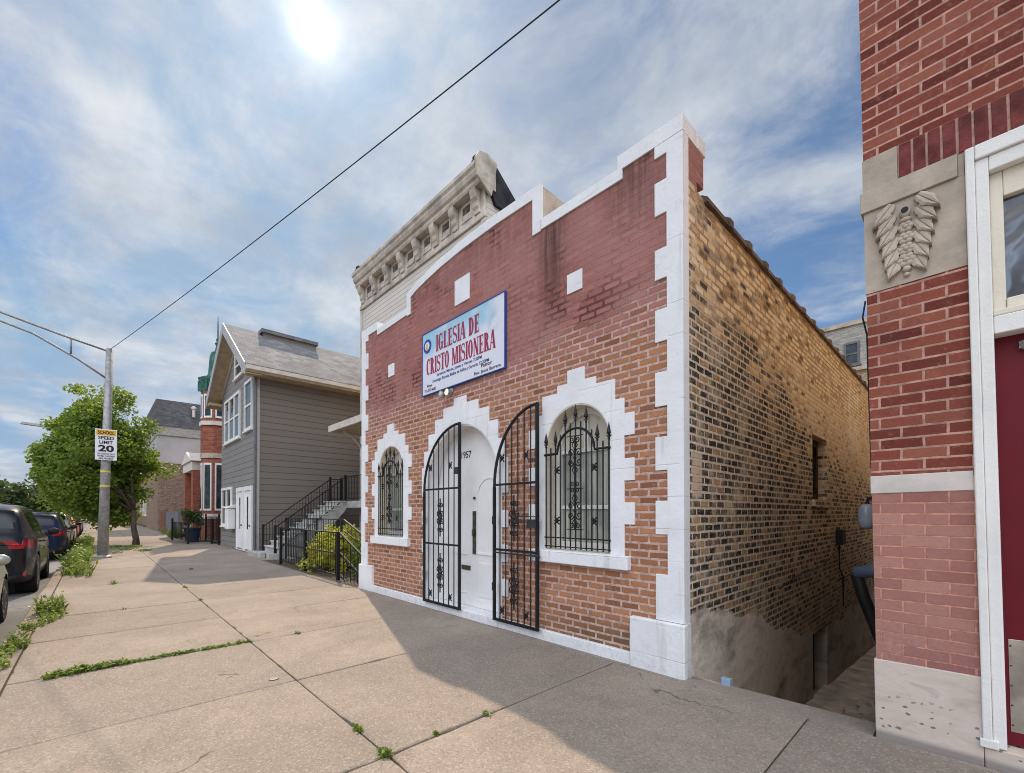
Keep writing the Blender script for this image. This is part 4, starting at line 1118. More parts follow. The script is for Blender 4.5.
# ================================================================== RIGHT-HAND BRICK BUILDING
YB = 3.955; XB = -.49
RB = thing('corner_building', 'tall dark red brick building with carved limestone panel and dark red door', 'building', (1.5, YB, 0))
TOPZ = 7.6
def rblock(z0, z1, mat, name, x0=XB, x1=.006, pr=0.0, bev=0.0):
    mb = MB(); mb.box(x0 - pr, x1, YB - pr, YB + .5, z0, z1); return mb.build(name, mat, RB, bevel=bev)
rblock(-.05, .565, M['base'], 'base_stone', pr=.012, x1=.012, bev=.006)
rblock(.566, 1.712, M['pinkbrick'], 'pier_brick')
rblock(1.713, 1.835, M['stoneband'], 'stone_band', pr=.006, x1=.004, bev=.004)
rblock(1.836, 3.125, M['redbrick'], 'pier_brick')
# body behind and above (one shell: gangway flank, upper front)
mb = MB()
mb.box(XB, -.2, YB + .501, 16, -2.9, TOPZ); mb.box(-.199, 4.0, YB + .6, 16, 4.2, TOPZ - .3)
mb.build('flank_wall', M['flank'], RB)
mb = MB(); mb.box(XB, 4.0, YB, YB + .5, 4.085, TOPZ)
mb.build('front_wall', M['redbrick'], RB)
mb = MB(); mb.box(1.35, 4.0, YB + .001, YB + .499, 0, 4.084); mb.build('front_pier', M['redbrick'], RB)
mb = MB(); mb.box(XB - .06, 4.05, YB - .06, YB + .55, TOPZ, TOPZ + .12); mb.box(XB - .06, XB + .35, YB + .551, 16.05, TOPZ, TOPZ + .12); mb.build('parapet_coping', M['stone'], RB, bevel=.02)
# carved corner panel
mb = MB(); mb.box(XB - .004, .0065, YB - .004, YB + .5, 3.126, 3.70)
PN = mb.build('carved_panel', M['stone'], RB)
mb = MB()
def leafshape(c, dirv, L, Wd, thick):
    """raised pointed leaf: crisp undercut edges, grooved midrib, tip lifted clear of the panel"""
    d = Vector((dirv[0], 0, dirv[1])).normalized(); s = Vector((-d.z, 0, d.x)); out = Vector((0, -1, 0))
    n = 11; vs = []; fs = []
    for i in range(n):
        u = i / (n - 1)
        wd = Wd * (.55 + .45 * math.sin(PI * min(u / .9, 1))) * (1 if u < .45 else max(1 - ((u - .45) / .55) ** 1.35, .02))
        if 0 < i < n - 1 and i % 3 == 0: wd *= .86
        p = Vector(c) + d * L * u; lift = thick * (.40 + .85 * u ** 1.2 - .12 * u ** 4)
        for q, hh in ((-1.0, None), (-1.0, .78), (-.55, 1.0), (-.12, .92), (0, .70), (.12, .92), (.55, 1.0), (1.0, .78), (1.0, None)):
            vs.append(p + s * wd * q + out * (-.003 if hh is None else lift * hh))
    m = 9
    for i in range(n - 1):
        for k in range(m - 1): fs.append((i * m + k, i * m + k + 1, (i + 1) * m + k + 1, (i + 1) * m + k))
    fs.append(tuple(range(m))); fs.append(tuple((n - 1) * m + k for k in range(m)))
    return vs, fs
yp = YB - .004; cx = -.275
for i in range(6):
    z = 3.655 - i * .078; k = 1 - i * .085
    for sg in (-1, 1):
        a = (sg * (.60 - i * .055), -.80)
        v, f = leafshape((cx + sg * (.050 * k + .014), yp, z + .03), a, .178 - i * .007, .040, .052 - .002 * i); mb.add(v, f)
mb.build('leaf_relief', M['stone'], PN)
mb = MB()
for i, (z, r) in enumerate(((3.50, .040), (3.425, .044), (3.35, .044), (3.275, .050))):
    for a in range(6):
        an = a * PI / 3; mb.ball((cx + .62 * r * math.cos(an), yp - .010, z + .55 * r * math.sin(an)), r * .52, 8, (1, .7, .85))
    mb.ball((cx, yp - .022, z), r * .34, 8, (1, .6, 1))
mb.ball((cx, yp - .01, 3.215), .026, 8, (1, .8, .8)); mb.ball((cx, yp - .01, 3.178), .018, 8, (1, .8, .9))
mb.ball((cx, yp - .008, 3.60), .030, 10, (1, .9, 1.4)); mb.ball((cx, yp - .008, 3.548), .036, 8, (1, .7, .5))
mb.build('rosette_relief', M['stone'], PN, smooth=True)
mb = MB(); mb.lathe([(.02, -.001), (.017, -.003)], (cx, yp - .034, 3.607), 14, 'y'); mb.build('drilled_eye', M['black'], PN)
# lintel stone with a sloping top, corner block, soldier course
mb = MB(); mb.box(XB - .020, -.025, YB - .022, YB + .5, 3.701, 3.845); mb.box(-.0249, .0065, YB - .001, YB + .5, 3.701, 3.845); mb.build('lintel_stone', M['stone'], RB, bevel=.004)
mb = MB(); mb.box(XB - .006, -.308, YB - .006, YB + .5, 3.846, 4.084); mb.build('corner_block', M['stone'], RB, bevel=.004)
mb = MB(); mb.box(-.306, 1.6, YB - .001, YB + .5, 3.846, 4.083); mb.build('soldier_mortar', M['mortar'], RB)
x = -.300; sold = MB()
while x < 1.55:
    w = .058 + RND.uniform(-.003, .003); a = RND.uniform(-.002, .002)
    sold.hexa([(x, YB - .009, 3.850), (x + w, YB - .009, 3.850), (x + w, YB + .1, 3.850), (x, YB + .1, 3.850)], [(x + a, YB - .009, 4.078), (x + w + a, YB - .009, 4.078), (x + w + a, YB + .1, 4.078), (x + a, YB + .1, 4.078)])
    x += w + .0135
sold.build('soldier_course', M['soldier'], RB, bevel=.003)
# door case
DF = MB()
DF.box(.008, .050, YB - .030, YB + .12, .152, 3.842); DF.box(.0505, .108, YB - .014, YB + .20, .152, 3.751)
DF.box(.0505, 1.289, YB - .032, YB + .12, 3.752, 3.842); DF.box(.1085, 1.289, YB - .014, YB + .20, 3.660, 3.751)
DF.box(1.29, 1.345, YB - .030, YB + .12, .152, 3.751)
dfc = DF.build('door_frame', M['whitewood'], RB, bevel=.007)
mb = MB(); mb.box(-.004, .075, YB - .034, YB - .012, .150, .20); mb.build('plinth_block', M['whitewood'], dfc, bevel=.004)
mb = MB(); mb.box(.109, .165, YB + .04, YB + .14, 2.80, 3.659); mb.box(.166, 1.289, YB + .04, YB + .14, 3.50, 3.659); mb.box(.1085, 1.289, YB - .005, YB + .14, 2.765, 2.80); mb.box(.166, 1.289, YB + .03, YB + .14, 2.802, 2.87)
mb.build('transom_frame', M['cream'], RB, bevel=.006)
mb = MB(); mb.box(.109, 1.289, YB - .008, YB + .16, 2.655, 2.763); mb.build('transom_bar', M['whitewood'], RB, bevel=.006)
mb = MB(); mb.box(.16, 1.28, YB + .085, YB + .09, 2.86, 3.51); mb.build('transom_pane', M['transom'], RB)
mb = MB(); mb.box(.17, 1.28, YB + .45, YB + .46, 2.86, 3.6); mb.build('transom_backing', M['black'], RB)
mb = MB(); mb.box(.110, 1.28, YB + .10, YB + .15, .16, 2.654); DR = mb.build('door', M['reddoor'], RB)
mb = MB(); mb.box(.128, 1.2, YB + .096, YB + .1, .24, .80); KP = mb.build('kick_plate', M['kick'], DR, bevel=.002)
mb = MB()
for k in range(5):
    mb = MB(); mb.lathe([(.006, -.003), (.004, -.006)], (.136, YB + .099, .28 + k * .12), 8, 'y'); mb.build('screw', M['bronze'], KP)
mb = MB(); mb.lathe([(.03, 0), (.03, -.03), (.01, -.05)], (.24, YB + .10, 2.58), 12, 'y'); mb.box(.21, .42, YB + .07, YB + .1, 2.56, 2.60); mb.build('door_closer', M['galv'], DR)
mb = MB(); mb.box(.014, 1.345, YB - .012, YB + .5, -.05, .148); mb.build('door_step', M['base'], RB, bevel=.008)
mb = MB(); mb.box(-.52, 1.4, YB - .055, YB - .014, -.05, .028); mb.build('foot_mortar', M['kerb'], RB, bevel=.01)
mb = MB(); mb.tube([(XB - .015, YB + .05, 3.10), (XB - .03, YB + .03, 2.98), (XB - .012, YB + .06, 2.86), (XB - .012, YB + .1, 1.9)], .006, 5); mb.build('thin_cable', M['black'], RB)

RB.location.x += .018; RB.rotation_euler.y = math.radians(-.8)      # the old wall leans a touch
# ================================================================== CREAM FRAME HOUSE WITH BRACKETED CORNICE
HX0, HX1, HY = -16.45, -8.95, 7.5
FH = thing('frame_house', 'weathered cream clapboard house with heavy bracketed cornice behind the church', 'house', (-12.7, HY, 0))
mb = MB(); mb.box(HX0, HX1, HY, 20, -.1, 10.3); mb.build('wall', M['creamsiding'], FH)
mb = MB(); mb.box(HX0 - .05, HX0 + .14, HY - .03, HY + .1, 0, 9.44); mb.build('corner_board', M['tar'], FH); mb = MB(); mb.box(HX1 - .14, HX1 + .05, HY - .03, HY + .1, 0, 9.44); mb.build('corner_board', M['tar'], FH)
mb = MB(); mb.box(HX0 - .06, HX1 + .06, HY - .06, HY + .05, 9.45, 9.62); mb.box(HX0 - .02, HX1 + .02, HY - .03, HY + .05, 9.622, 10.25); mb.build('frieze', M['tar'], FH, bevel=.02)
CO = MB()
CO.prism([(HY + .3, 10.24), (HY - .24, 10.24), (HY - .27, 10.30), (HY - .27, 10.38), (HY - .33, 10.42), (HY - .37, 10.52), (HY - .37, 10.58), (HY - .42, 10.64), (HY - .42, 10.74), (HY - .1, 10.80), (HY + .3, 10.84)], 'x', HX0 + .02, HX1 + .1)
CO.build('cornice', M['tar'], FH)
nb = 8
for k in range(nb):
    x = HX0 + .25 + (HX1 - HX0 - .5) * k / (nb - 1)
    pr = [(HY - .031, 9.63), (HY - .09, 9.64), (HY - .10, 9.74), (HY - .14, 9.80), (HY - .15, 9.94), (HY - .21, 10.02), (HY - .25, 10.14), (HY - .25, 10.235), (HY - .031, 10.235)]
    mb = MB(); mb.prism(pr, 'x', x - .12, x + .12); mb.build('bracket', M['tar'], FH, bevel=.012)
for k in range(nb - 1):
    x0 = HX0 + .25 + (HX1 - HX0 - .5) * k / (nb - 1) + .26; x1 = HX0 + .25 + (HX1 - HX0 - .5) * (k + 1) / (nb - 1) - .26
    mb = MB(); mb.plate([[(x0, 9.70), (x1, 9.70), (x1, 10.18), (x0, 10.18)], [(x0 + .06, 9.76), (x1 - .06, 9.76), (x1 - .06, 10.12), (x0 + .06, 10.12)]], 'y', HY - .055, HY - .028); mb.build('frieze_panel', M['tar'], FH)
    # dark flat strip across the upper part of each frieze panel
    mb = MB(); mb.box(x0 + .07, x1 - .07, HY - .036, HY - .029, 9.92, 10.11); mb.build('panel_strip', simple('dark board', (.13, .11, .09), .9, var=.4, scale=7) if k == 0 else bpy.data.materials['dark board'], FH)
# end board of the cornice and the black-felted roof slope behind
mb = MB(); mb.prism([(HY - .45, 10.76), (HY - .38, 10.34), (HY - .26, 10.22), (HY + .10, 10.0), (HY + .30, 10.95), (HY - .05, 11.05), (HY - .32, 10.98)], 'x', HX1 + .101, HX1 + .16); mb.build('cornice_end', M['tar'], FH)
mb = MB(); mb.prism([(HY - .2, 10.81), (HY - .05, 11.10), (HY + .2, 11.05), (HY + 1.6, 9.95), (HY + 1.6, 9.9), (HY + .31, 9.9)], 'x', HX0 + .05, HX1 + .09); mb.build('roof_slope', M['blackroof'], FH)
for xx in (HX0 + .2, HX1 - .1):
    mb = MB(); mb.lathe([(.13, 10.72), (.14, 10.86), (.09, 10.92), (.11, 10.98), (.04, 11.06)], (xx, HY - .22, 0), 10); mb.build('finial', M['blackroof'], FH)
# porch hood, brace and porch landing
mb = MB(); mb.hexa([(-15.85, 6.1, 4.5), (-12.6, 6.1, 4.5), (-12.6, HY - .002, 4.5), (-15.85, HY - .002, 4.5)], [(-15.85, 6.1, 4.64), (-12.6, 6.1, 4.64), (-12.6, HY - .002, 5.1), (-15.85, HY - .002, 5.1)])
HD = mb.build('porch_hood', M['soffit'], FH)
mb = MB(); mb.box(-15.92, -12.55, 6.03, 6.098, 4.44, 4.66); mb.box(-15.92, -15.852, 6.1, HY - .003, 4.44, 4.70); mb.build('hood_fascia', M['fascia'], HD)
for xx in (-15.5, -13.0):
    mb = MB(); mb.tube([(xx, HY - .06, 3.3), (xx, HY - .25, 3.8), (xx, HY - .75, 4.3), (xx, HY - 1.1, 4.49)], .06, 6); mb.bar((xx, HY - .06, 3.2), (xx, HY - .06, 4.49), .10); mb.build('brace', M['fascia'], HD)
mb = MB(); mb.box(-15.3, -14.3, HY - .05, HY - .002, 2.0, 4.1); FD = mb.build('front_door', M['whitewood'], FH)

# stairs up to the porch
SS = thing('front_stairs', 'pale concrete stairs climbing beside the grey house to a raised porch', 'stairs', (-17.2, 4.5, 0))
sx0, sx1 = -18.15, -16.55; ns = 11; y0, y1, zt_ = 4.55, 6.95, 1.98
mb = MB(); prof = [(y0 - .25, -.1), (y0 - .25, .16)]
for k in range(ns):
    yy = y0 + (y1 - y0) * k / ns; z = .16 + (zt_ - .16) * (k + 1) / ns
    prof += [(yy, .16 + (zt_ - .16) * k / ns), (yy, z)]
prof += [(y1, zt_), (y1, zt_ - .3), (y0 + .9, -.1)]
pp = []
for p in prof:
    if not pp or abs(p[0] - pp[-1][0]) + abs(p[1] - pp[-1][1]) > 1e-6: pp.append(p)
mb.prism(pp, 'x', sx0, sx1); mb.build('flight', M['stair'], SS)
mb = MB()
for k in range(ns):
    yy = y0 + (y1 - y0) * k / ns; z = .16 + (zt_ - .16) * (k + 1) / ns
    mb.box(sx0 - .03, sx1 + .04, yy - .035, yy + .2, z + .002, z + .035)
mb.build('treads', simple('pale tread', (.56, .55, .51), .8, var=.1, scale=5, dirt=.3), SS)
mb = MB(); mb.box(-18.3, -12.8, 6.96, HY - .003, 1.75, 2.0); mb.box(-18.25, -18.05, 7.0, 7.4, -.1, 1.749); mb.box(-13.05, -12.85, 7.0, 7.4, -.1, 1.749); mb.build('landing', M['stair'], SS)
mb = MB(); mb.box(-18.5, -16.9, 4.08, 4.28, -.1, .17); mb.build('bottom_kerb', M['stair'], SS, bevel=.01)

def railing(name, label, pts, hgt=.92, post_at=(), group=None, gap=.13, mat=None, posth=None, rails=(1.0, .12), cat='railing', pr=.05, br=.010):
    """iron railing along 3D foot points; balusters vertical"""
    mat = mat or M['iron']
    R_ = thing(name, label, cat, pts[0], group)
    mb = MB()
    for a, b in zip(pts[:-1], pts[1:]):
        for f in rails:
            mb.bar((a[0], a[1], a[2] + hgt * f), (b[0], b[1], b[2] + hgt * f), .045 if f == rails[0] else .03, .03)
    for a, b in zip(pts[:-1], pts[1:]):
        a = Vector(a); b = Vector(b); n = max(2, int((b - a).length / gap))
        for i in range(1, n):
            p = a + (b - a) * i / n; mb.tube([p + Vector((0, 0, hgt * rails[-1])), p + Vector((0, 0, hgt * rails[0]))], br, 4, caps=False)
    mb.build('rail_panel', mat, R_)
    for i in post_at:
        p = pts[i]; mb = MB(); mb.box(p[0] - pr / 2 - .01, p[0] + pr / 2 + .01, p[1] - pr / 2 - .01, p[1] + pr / 2 + .01, p[2] - .1, p[2] + (posth or hgt + .08))
        mb.build('post', mat, R_)
    return R_
railing('stair_railing', 'black iron stair railing along the grey house side of the pale stairs', [(-18.1, 4.5, .1), (-18.1, 6.95, 1.98), (-18.1, 7.4, 1.98)], .95, (0, 1, 2), 'stair railings')
railing('stair_railing', 'black iron stair railing on the yard side of the pale stairs with porch return', [(-16.6, 4.5, .1), (-16.6, 6.95, 1.98), (-13.0, 6.97, 1.98)], .95, (0, 1, 2), 'stair railings')
# front yard fence with sloping returns
railing('yard_fence', 'low black iron fence at the pavement edge in front of the yellow green bush', [(-14.6, 4.12, -.01), (-12.45, 4.12, -.01), (-10.25, 4.12, -.01)], 1.10, (0, 1, 2), None, .14, None, 1.12, (1.0, .56, .10), 'fence', .05, .009)
railing('yard_fence', 'taller iron fence with thin pickets just behind the low front fence', [(-16.3, 4.75, 0), (-13.4, 4.75, 0), (-11.6, 4.75, 0)], 1.38, (0, 1, 2), None, .17, M['irongrey'], 1.40, (1.0, .08), 'fence', .03)
railing('sunken_stair_railing', 'sloping black railing running down along the bush beside the church corner', [(-10.15, 4.13, -.01), (-8.93, 4.26, -.62)], 1.10, (), None, .16, None, None, (1.0, .58, .12), 'railing')
railing('sunken_stair_railing', 'second sloping railing behind the bush descending toward the church', [(-11.5, 4.78, .22), (-8.95, 5.05, -.80)], 1.15, (), None, .2, M['irongrey'], None, (1.0, .75), 'railing')

# ---- leaves
def leaves(mb, c, n, rad, size, rng, flatz=1.0, up=.3):
    for _ in range(n):
        while True:
            v = Vector((rng.uniform(-1, 1), rng.uniform(-1, 1), rng.uniform(-1, 1)))
            if v.length <= 1: break
        p = Vector(c) + Vector((v.x * rad, v.y * rad, v.z * rad * flatz))
        s = size * rng.uniform(.6, 1.25)
        d = Vector((rng.gauss(0, 1), rng.gauss(0, 1), rng.gauss(0, .7) - .25)).normalized()
        n_ = Vector((rng.gauss(0, .8), rng.gauss(0, .8), rng.gauss(up, .8)))
        w = d.cross(n_)
        if w.length < 1e-3: continue
        w.normalize(); w *= s * .42
        e = d * s
        mb.add([p, p + e * .45 + w, p + e, p + e * .45 - w], [(0, 1, 2, 3)])
def make_bush(name, label, c, r, hgt, mat, n, size, seed, cat='bush'):
    rng = random.Random(seed)
    B = thing(name, label, cat, c)
    mb = MB(); st = MB()
    for k in range(n):
        a = rng.uniform(0, 2 * PI); q = math.sqrt(rng.random()); z = rng.uniform(.12, 1.0)
        rr = r * (1.15 - .45 * z) * rng.uniform(.8, 1.1)
        p = (c[0] + rr * q * math.cos(a), c[1] + rr * .8 * q * math.sin(a), c[2] + hgt * z * (1 - .25 * q))
        leaves(mb, p, 26, .17, size, rng)
        if k % 4 == 0: st.tube([(c[0] + rng.uniform(-.15, .15), c[1] + rng.uniform(-.1, .1), c[2] - .02), p], [.014, .004], 4)
    mb.build('foliage', mat, B, fix=False); st.build('stems', M['bark'], B)
    return B
mb = MB(); mb.box(-DC + .0565, -DC + .0675, YD + .004, YD + .05, .11, 2.86); mb.build('gap_shade_strip', M['black'], CH)  # black strip painting in the shade of the seam between the leaves
make_bush('bush', 'yellow green bush behind the low black fence left of the church', (-12.1, 4.95, -.01), 1.15, 1.3, M['leafyellow'], 170, .085, 4)
make_bush('bush', 'deeper green bush right next to the church corner behind the sloping railing', (-10.1, 4.95, -.01), .75, 1.0, M['leafbush'], 80, .08, 5)

# ================================================================== GREY GABLED HOUSE
GX0, GX1, GY, GE = -25.1, -18.75, 4.42, 7.36
GXM = (GX0 + GX1) / 2; GR = 9.55
GH = thing('grey_house', 'two storey grey clapboard house with front gable and brown shingle roof', 'house', (GXM, GY, 0))
mb = MB(); mb.prism([(GX0, -.1), (GX1, -.1), (GX1, GE - .25), (GXM, GR - .25), (GX0, GE - .25)], 'y', GY, 18)
mb.build('wall', M['graysiding'], GH)
sl_ = (GR - GE) / (GX1 - GXM)
ov = .60; fo = .52
def roofside(sg, mat):
    xe = GXM + sg * ((GX1 - GXM) + ov); ze = GR - sl_ * ((GX1 - GXM) + ov)
    mb = MB(); mb.hexa([(GXM, GY - fo, GR - .10), (xe, GY - fo, ze - .10), (xe, 18.4, ze - .10), (GXM, 18.4, GR - .10)], [(GXM, GY - fo, GR + .06), (xe, GY - fo, ze + .06), (xe, 18.4, ze + .06), (GXM, 18.4, GR + .06)])
    return mb.build('roof', mat, GH), xe, ze
rf, xe, ze = roofside(1, M['shingle']); roofside(-1, M['shingle'])
for sg in (1, -1):
    x2 = GXM + sg * ((GX1 - GXM) + ov + .02)
    mb = MB(); mb.hexa([(GXM, GY - fo - .05, GR - .36), (x2, GY - fo - .05, ze - .36), (x2, GY - fo - .004, ze - .36), (GXM, GY - fo - .004, GR - .36)], [(GXM, GY - fo - .05, GR + .08), (x2, GY - fo - .05, ze + .08), (x2, GY - fo - .004, ze + .08), (GXM, GY - fo - .004, GR + .08)])
    mb.build('rake_board', M['greyfascia'], GH)
    xs_ = GXM + sg * ((GX1 - GXM) + ov)
    mb = MB(); mb.hexa([(GXM, GY - fo, GR - .30), (xs_, GY - fo, ze - .30), (xs_, GY + .003, ze - .30), (GXM, GY + .003, GR - .30)], [(GXM, GY - fo, GR - .27), (xs_, GY - fo, ze - .27), (xs_, GY + .003, ze - .27), (GXM, GY + .003, GR - .27)])
    mb.build('soffit', M['soffit'], GH)
    mb = MB(); mb.hexa([(GXM, GY - .03, GR - .62), (GXM + sg * (GX1 - GXM), GY - .03, GE - .32), (GXM + sg * (GX1 - GXM), GY + .01, GE - .32), (GXM, GY + .01, GR - .62)], [(GXM, GY - .03, GR - .32), (GXM + sg * (GX1 - GXM), GY - .03, GE - .02), (GXM + sg * (GX1 - GXM), GY + .01, GE - .02), (GXM, GY + .01, GR - .32)])
    mb.build('frieze_board', M['fascia'], GH)
mb = MB(); mb.box(GX1, xe + .02, GY - fo, 18.4, ze - .24, ze - .11); mb.build('eave_box', M['soffit'], GH)
mb = MB(); mb.prism([(xe + .021, ze - .20), (xe + .14, ze - .16), (xe + .15, ze - .02), (xe + .021, ze - .02)], 'y', GY - fo, 18.4); mb.build('gutter', M['fascia'], GH)
mb = MB(); mb.box(GX0 - ov, GX0, GY - fo, 18.4, ze - .24, ze - .11); mb.build('eave_box', M['soffit'], GH)
mb = MB(); mb.box(GX1 - .10, GX1 + .02, GY - .035, GY + .10, -.1, ze - .25); mb.build('corner_board', M['greyfascia'], GH)
mb = MB(); mb.tube([(GX1 + .07, GY - .06, ze - .24), (GX1 + .07, GY - .06, .25), (GX1 + .07, GY - .16, .03)], .05, 8); mb.build('downspout', M['downspout'], GH)
mb = MB(); mb.box(GXM - .4, GXM + .5, 5.3, 7.5, GR - .8, GR - .08); DM = mb.build('roof_dormer', M['graysiding2'], GH)
mb = MB(); mb.box(GXM - .5, GXM + .6, 5.2, 7.6, GR - .08, GR + .07); mb.build('dormer_roof', M['shingle'], DM)
mb = MB(); mb.box(GX1 - 3.2, GX1 - 2.5, 10.3, 11.0, GE + 3.0 * sl_ - .4, GE + 3.0 * sl_ + .12); mb.build('roof_vent', M['blackroof'], GH)
def fwindow(root, x0, x1, z0, z1, y, fr=None, pane=None, mull=(), sash=True, fw=.11):
    fr = fr or M['whitewood']; pane = pane or M['glass']
    mb = MB(); mb.plate([[(x0, z0), (x1, z0), (x1, z1), (x0, z1)], [(x0 + fw, z0 + fw), (x1 - fw, z0 + fw), (x1 - fw, z1 - fw), (x0 + fw, z1 - fw)]], 'y', y - .06, y + .02)
    for xm in mull: mb.box(xm - .07, xm + .07, y - .055, y + .02, z0 + fw, z1 - fw)
    mb.box(x0 - .06, x1 + .06, y - .10, y - .0, z0 - .06, z0)
    w = mb.build('window', fr, root)
    g = MB(); g.box(x0 + fw - .01, x1 - fw + .01, y - .012, y - .006, z0 + fw - .01, z1 - fw + .01); g.build('pane', pane, w)
    if sash:
        g = MB(); zm = (z0 + z1) / 2; g.box(x0 + fw, x1 - fw, y - .04, y - .013, zm - .035, zm + .035); g.build('sash_bar', fr, w)
    return w
fwindow(GH, -24.3, -21.3, 4.75, 6.75, GY, mull=(-23.3, -22.3), pane=M['glass'])
fwindow(GH, -20.5, -19.3, 4.85, 6.85, GY)
fwindow(GH, -22.3, -20.9, 7.35, 8.45, GY)
fwindow(GH, -24.85, -22.75, .95, 2.72, GY, mull=(-23.8,))
for k, (x0, x1) in enumerate(((-21.75, -20.55), (-20.45, -19.25))):
    mb = MB(); mb.plate([[(x0, .02), (x1, .02), (x1, 2.62), (x0, 2.62)], [(x0 + .12, .02 + .02), (x1 - .12, .04), (x1 - .12, 2.45), (x0 + .12, 2.45)]], 'y', GY - .06, GY + .02)
    D_ = mb.build('door', M['door'], GH)
    mb = MB(); mb.box(x0 + .121, x1 - .121, GY - .02, GY + .01, .04, 2.449); mb.build('door_leaf', M['door'], D_)
    mb = MB(); mb.box(x0 + .42, x0 + .60, GY - .026, GY - .019, .9, 2.2); mb.build('door_glass', M['glass'], D_)
    mb = MB(); mb.ball((x1 - .22, GY - .06, 1.05), .04, 8); mb.build('handle', M['bronze'], D_)
MBX = thing('mailbox', 'white wall mailbox hung beside the white doors of the grey house', 'mailbox', (-22.45, GY - .05, 1.2))
mb = MB(); mb.box(-22.72, -22.12, GY - .30, GY - .003, .85, 1.75); mb.build('box_body', M['whitewood'], MBX, bevel=.03)
mb = MB(); mb.hexa([(-22.76, GY - .34, 1.76), (-22.08, GY - .34, 1.76), (-22.08, GY - .003, 1.76), (-22.76, GY - .003, 1.76)], [(-22.76, GY - .30, 1.80), (-22.08, GY - .30, 1.80), (-22.08, GY - .003, 1.92), (-22.76, GY - .003, 1.92)]); mb.build('box_lid', M['whitewood'], MBX)
mb = MB(); mb.box(GX0, GX1 + .004, GY - .03, GY + .004, -.1, .10); mb.build('foundation', M['kerb'], GH)

# ================================================================== RED BRICK HOUSE WITH COPPER TURRET
BX = -31.4
BH = thing('brick_house', 'red brick row house with stone bands and green copper corner turret', 'house', (-35, 5.4, 0))
mb = MB(); mb.box(-41.5, -31.6, 5.9, 18, -.1, 9.6); mb.build('wall', M['farred'], BH)
def octo(cx, cy, r, n=8): return [(cx + r * math.cos(2 * PI * (k + .5) / n), cy + r * math.sin(2 * PI * (k + .5) / n)) for k in range(n)]
tcx, tcy = -32.6, 5.5
for z0, z1, mt, nm, r in ((-.1, 1.2, 'farred', 'bay_base', .88), (1.2, 1.5, 'stoneband', 'bay_band', .94), (1.5, 4.9, 'farred', 'bay_wall', .84), (4.9, 5.2, 'stone', 'bay_band', .90), (5.2, 6.9, 'farred', 'bay_wall', .86), (6.9, 7.15, 'stoneband', 'bay_band', .96), (7.15, 9.0, 'farred', 'bay_wall', .84)):
    mb = MB(); mb.prism(octo(tcx, tcy, r), 'z', z0 + .001, z1); mb.build(nm, M[mt], BH)
for z0, z1 in ((1.7, 4.6), (7.35, 8.8)):
    for a in (-PI / 2 , -PI / 4, 0 - .0):
        dx, dy = math.cos(a), math.sin(a); q = .84 * math.cos(PI / 8) + .02
        c = Vector((tcx + dx * q, tcy + dy * q, 0)); s_ = Vector((-dy, dx, 0)) * .24
        mb = MB(); o_ = Vector((dx, dy, 0)) * .04
        mb.hexa([c - s_ - o_ + Vector((0, 0, z0)), c + s_ - o_ + Vector((0, 0, z0)), c + s_ + o_ + Vector((0, 0, z0)), c - s_ + o_ + Vector((0, 0, z0))], [c - s_ - o_ + Vector((0, 0, z1)), c + s_ - o_ + Vector((0, 0, z1)), c + s_ + o_ + Vector((0, 0, z1)), c - s_ + o_ + Vector((0, 0, z1))])
        w = mb.build('window', M['whitewood'], BH)
        mb = MB(); s2 = s_ * .72; o2 = o_ * 1.25
        mb.hexa([c - s2 + Vector((0, 0, z0 + .12)), c + s2 + Vector((0, 0, z0 + .12)), c + s2 + o2 + Vector((0, 0, z0 + .12)), c - s2 + o2 + Vector((0, 0, z0 + .12))], [c - s2 + Vector((0, 0, z1 - .12)), c + s2 + Vector((0, 0, z1 - .12)), c + s2 + o2 + Vector((0, 0, z1 - .12)), c - s2 + o2 + Vector((0, 0, z1 - .12))])
        mb.build('pane', M['glass'], w)
mb = MB(); mb.lathe([(.55, 8.4), (.78, 8.9), (.80, 9.2), (1.0, 9.7), (1.02, 9.85), (.8, 9.9)], (tcx, tcy, 0), 8); mb.build('turret_cornice', M['copper'], BH)
mb = MB(); mb.lathe([(.62, 9.9), (.50, 10.2), (.46, 10.9), (.42, 11.3), (.34, 11.55), (.16, 11.7), (.10, 12.0), (.17, 12.15), (.07, 12.3), (.11, 12.4), (.04, 12.55), (.03, 13.4), (.01, 13.9)], (tcx, tcy, 0), 8)
mb.build('turret_roof', M['copper'], BH)
for k in range(8):
    a = 2 * PI * k / 8; mb = MB(); mb.box(-.06, .06, -.16, .16, 9.0, 9.6); b = MB(); b.merge(mb, Matrix.Translation((tcx + .86 * math.cos(a), tcy + .86 * math.sin(a), 0)) @ Matrix.Rotation(a + PI / 2, 4, 'Z')); b.build('turret_bracket', M['copper'], BH)
# porch: columns, pediment, steps
mb = MB(); mb.box(-39.6, -35.4, 4.6, 5.89, 4.4, 5.0); PO = mb.build('porch_roof', M['stoneband'], BH)
mb = MB(); mb.prism([(-39.8, 5.0), (-35.2, 5.0), (-37.5, 5.75)], 'y', 4.5, 5.89); mb.build('pediment', M['stoneband'], PO)
for xx in (-39.2, -35.8):
    mb = MB(); mb.box(xx - .38, xx + .38, 4.65, 5.4, -.1, 4.4); mb.build('porch_pier', M['farred'], BH)
mb = MB()
for k in range(6): mb.box(-38.7, -36.3, 3.75 + .35 * k, 5.89, -.1, .22 * (k + 1))
mb.build('porch_steps', M['stair'], BH)
railing('garden_fence', 'black iron picket fence round the small front garden of the brick house', [(-31.6, 3.2, 0), (-26.9, 3.35, 0), (-26.6, 4.3, 0)], 1.05, (0, 1, 2), None, .36, None, 1.25, (1.0, .15), 'fence', .07, .020)
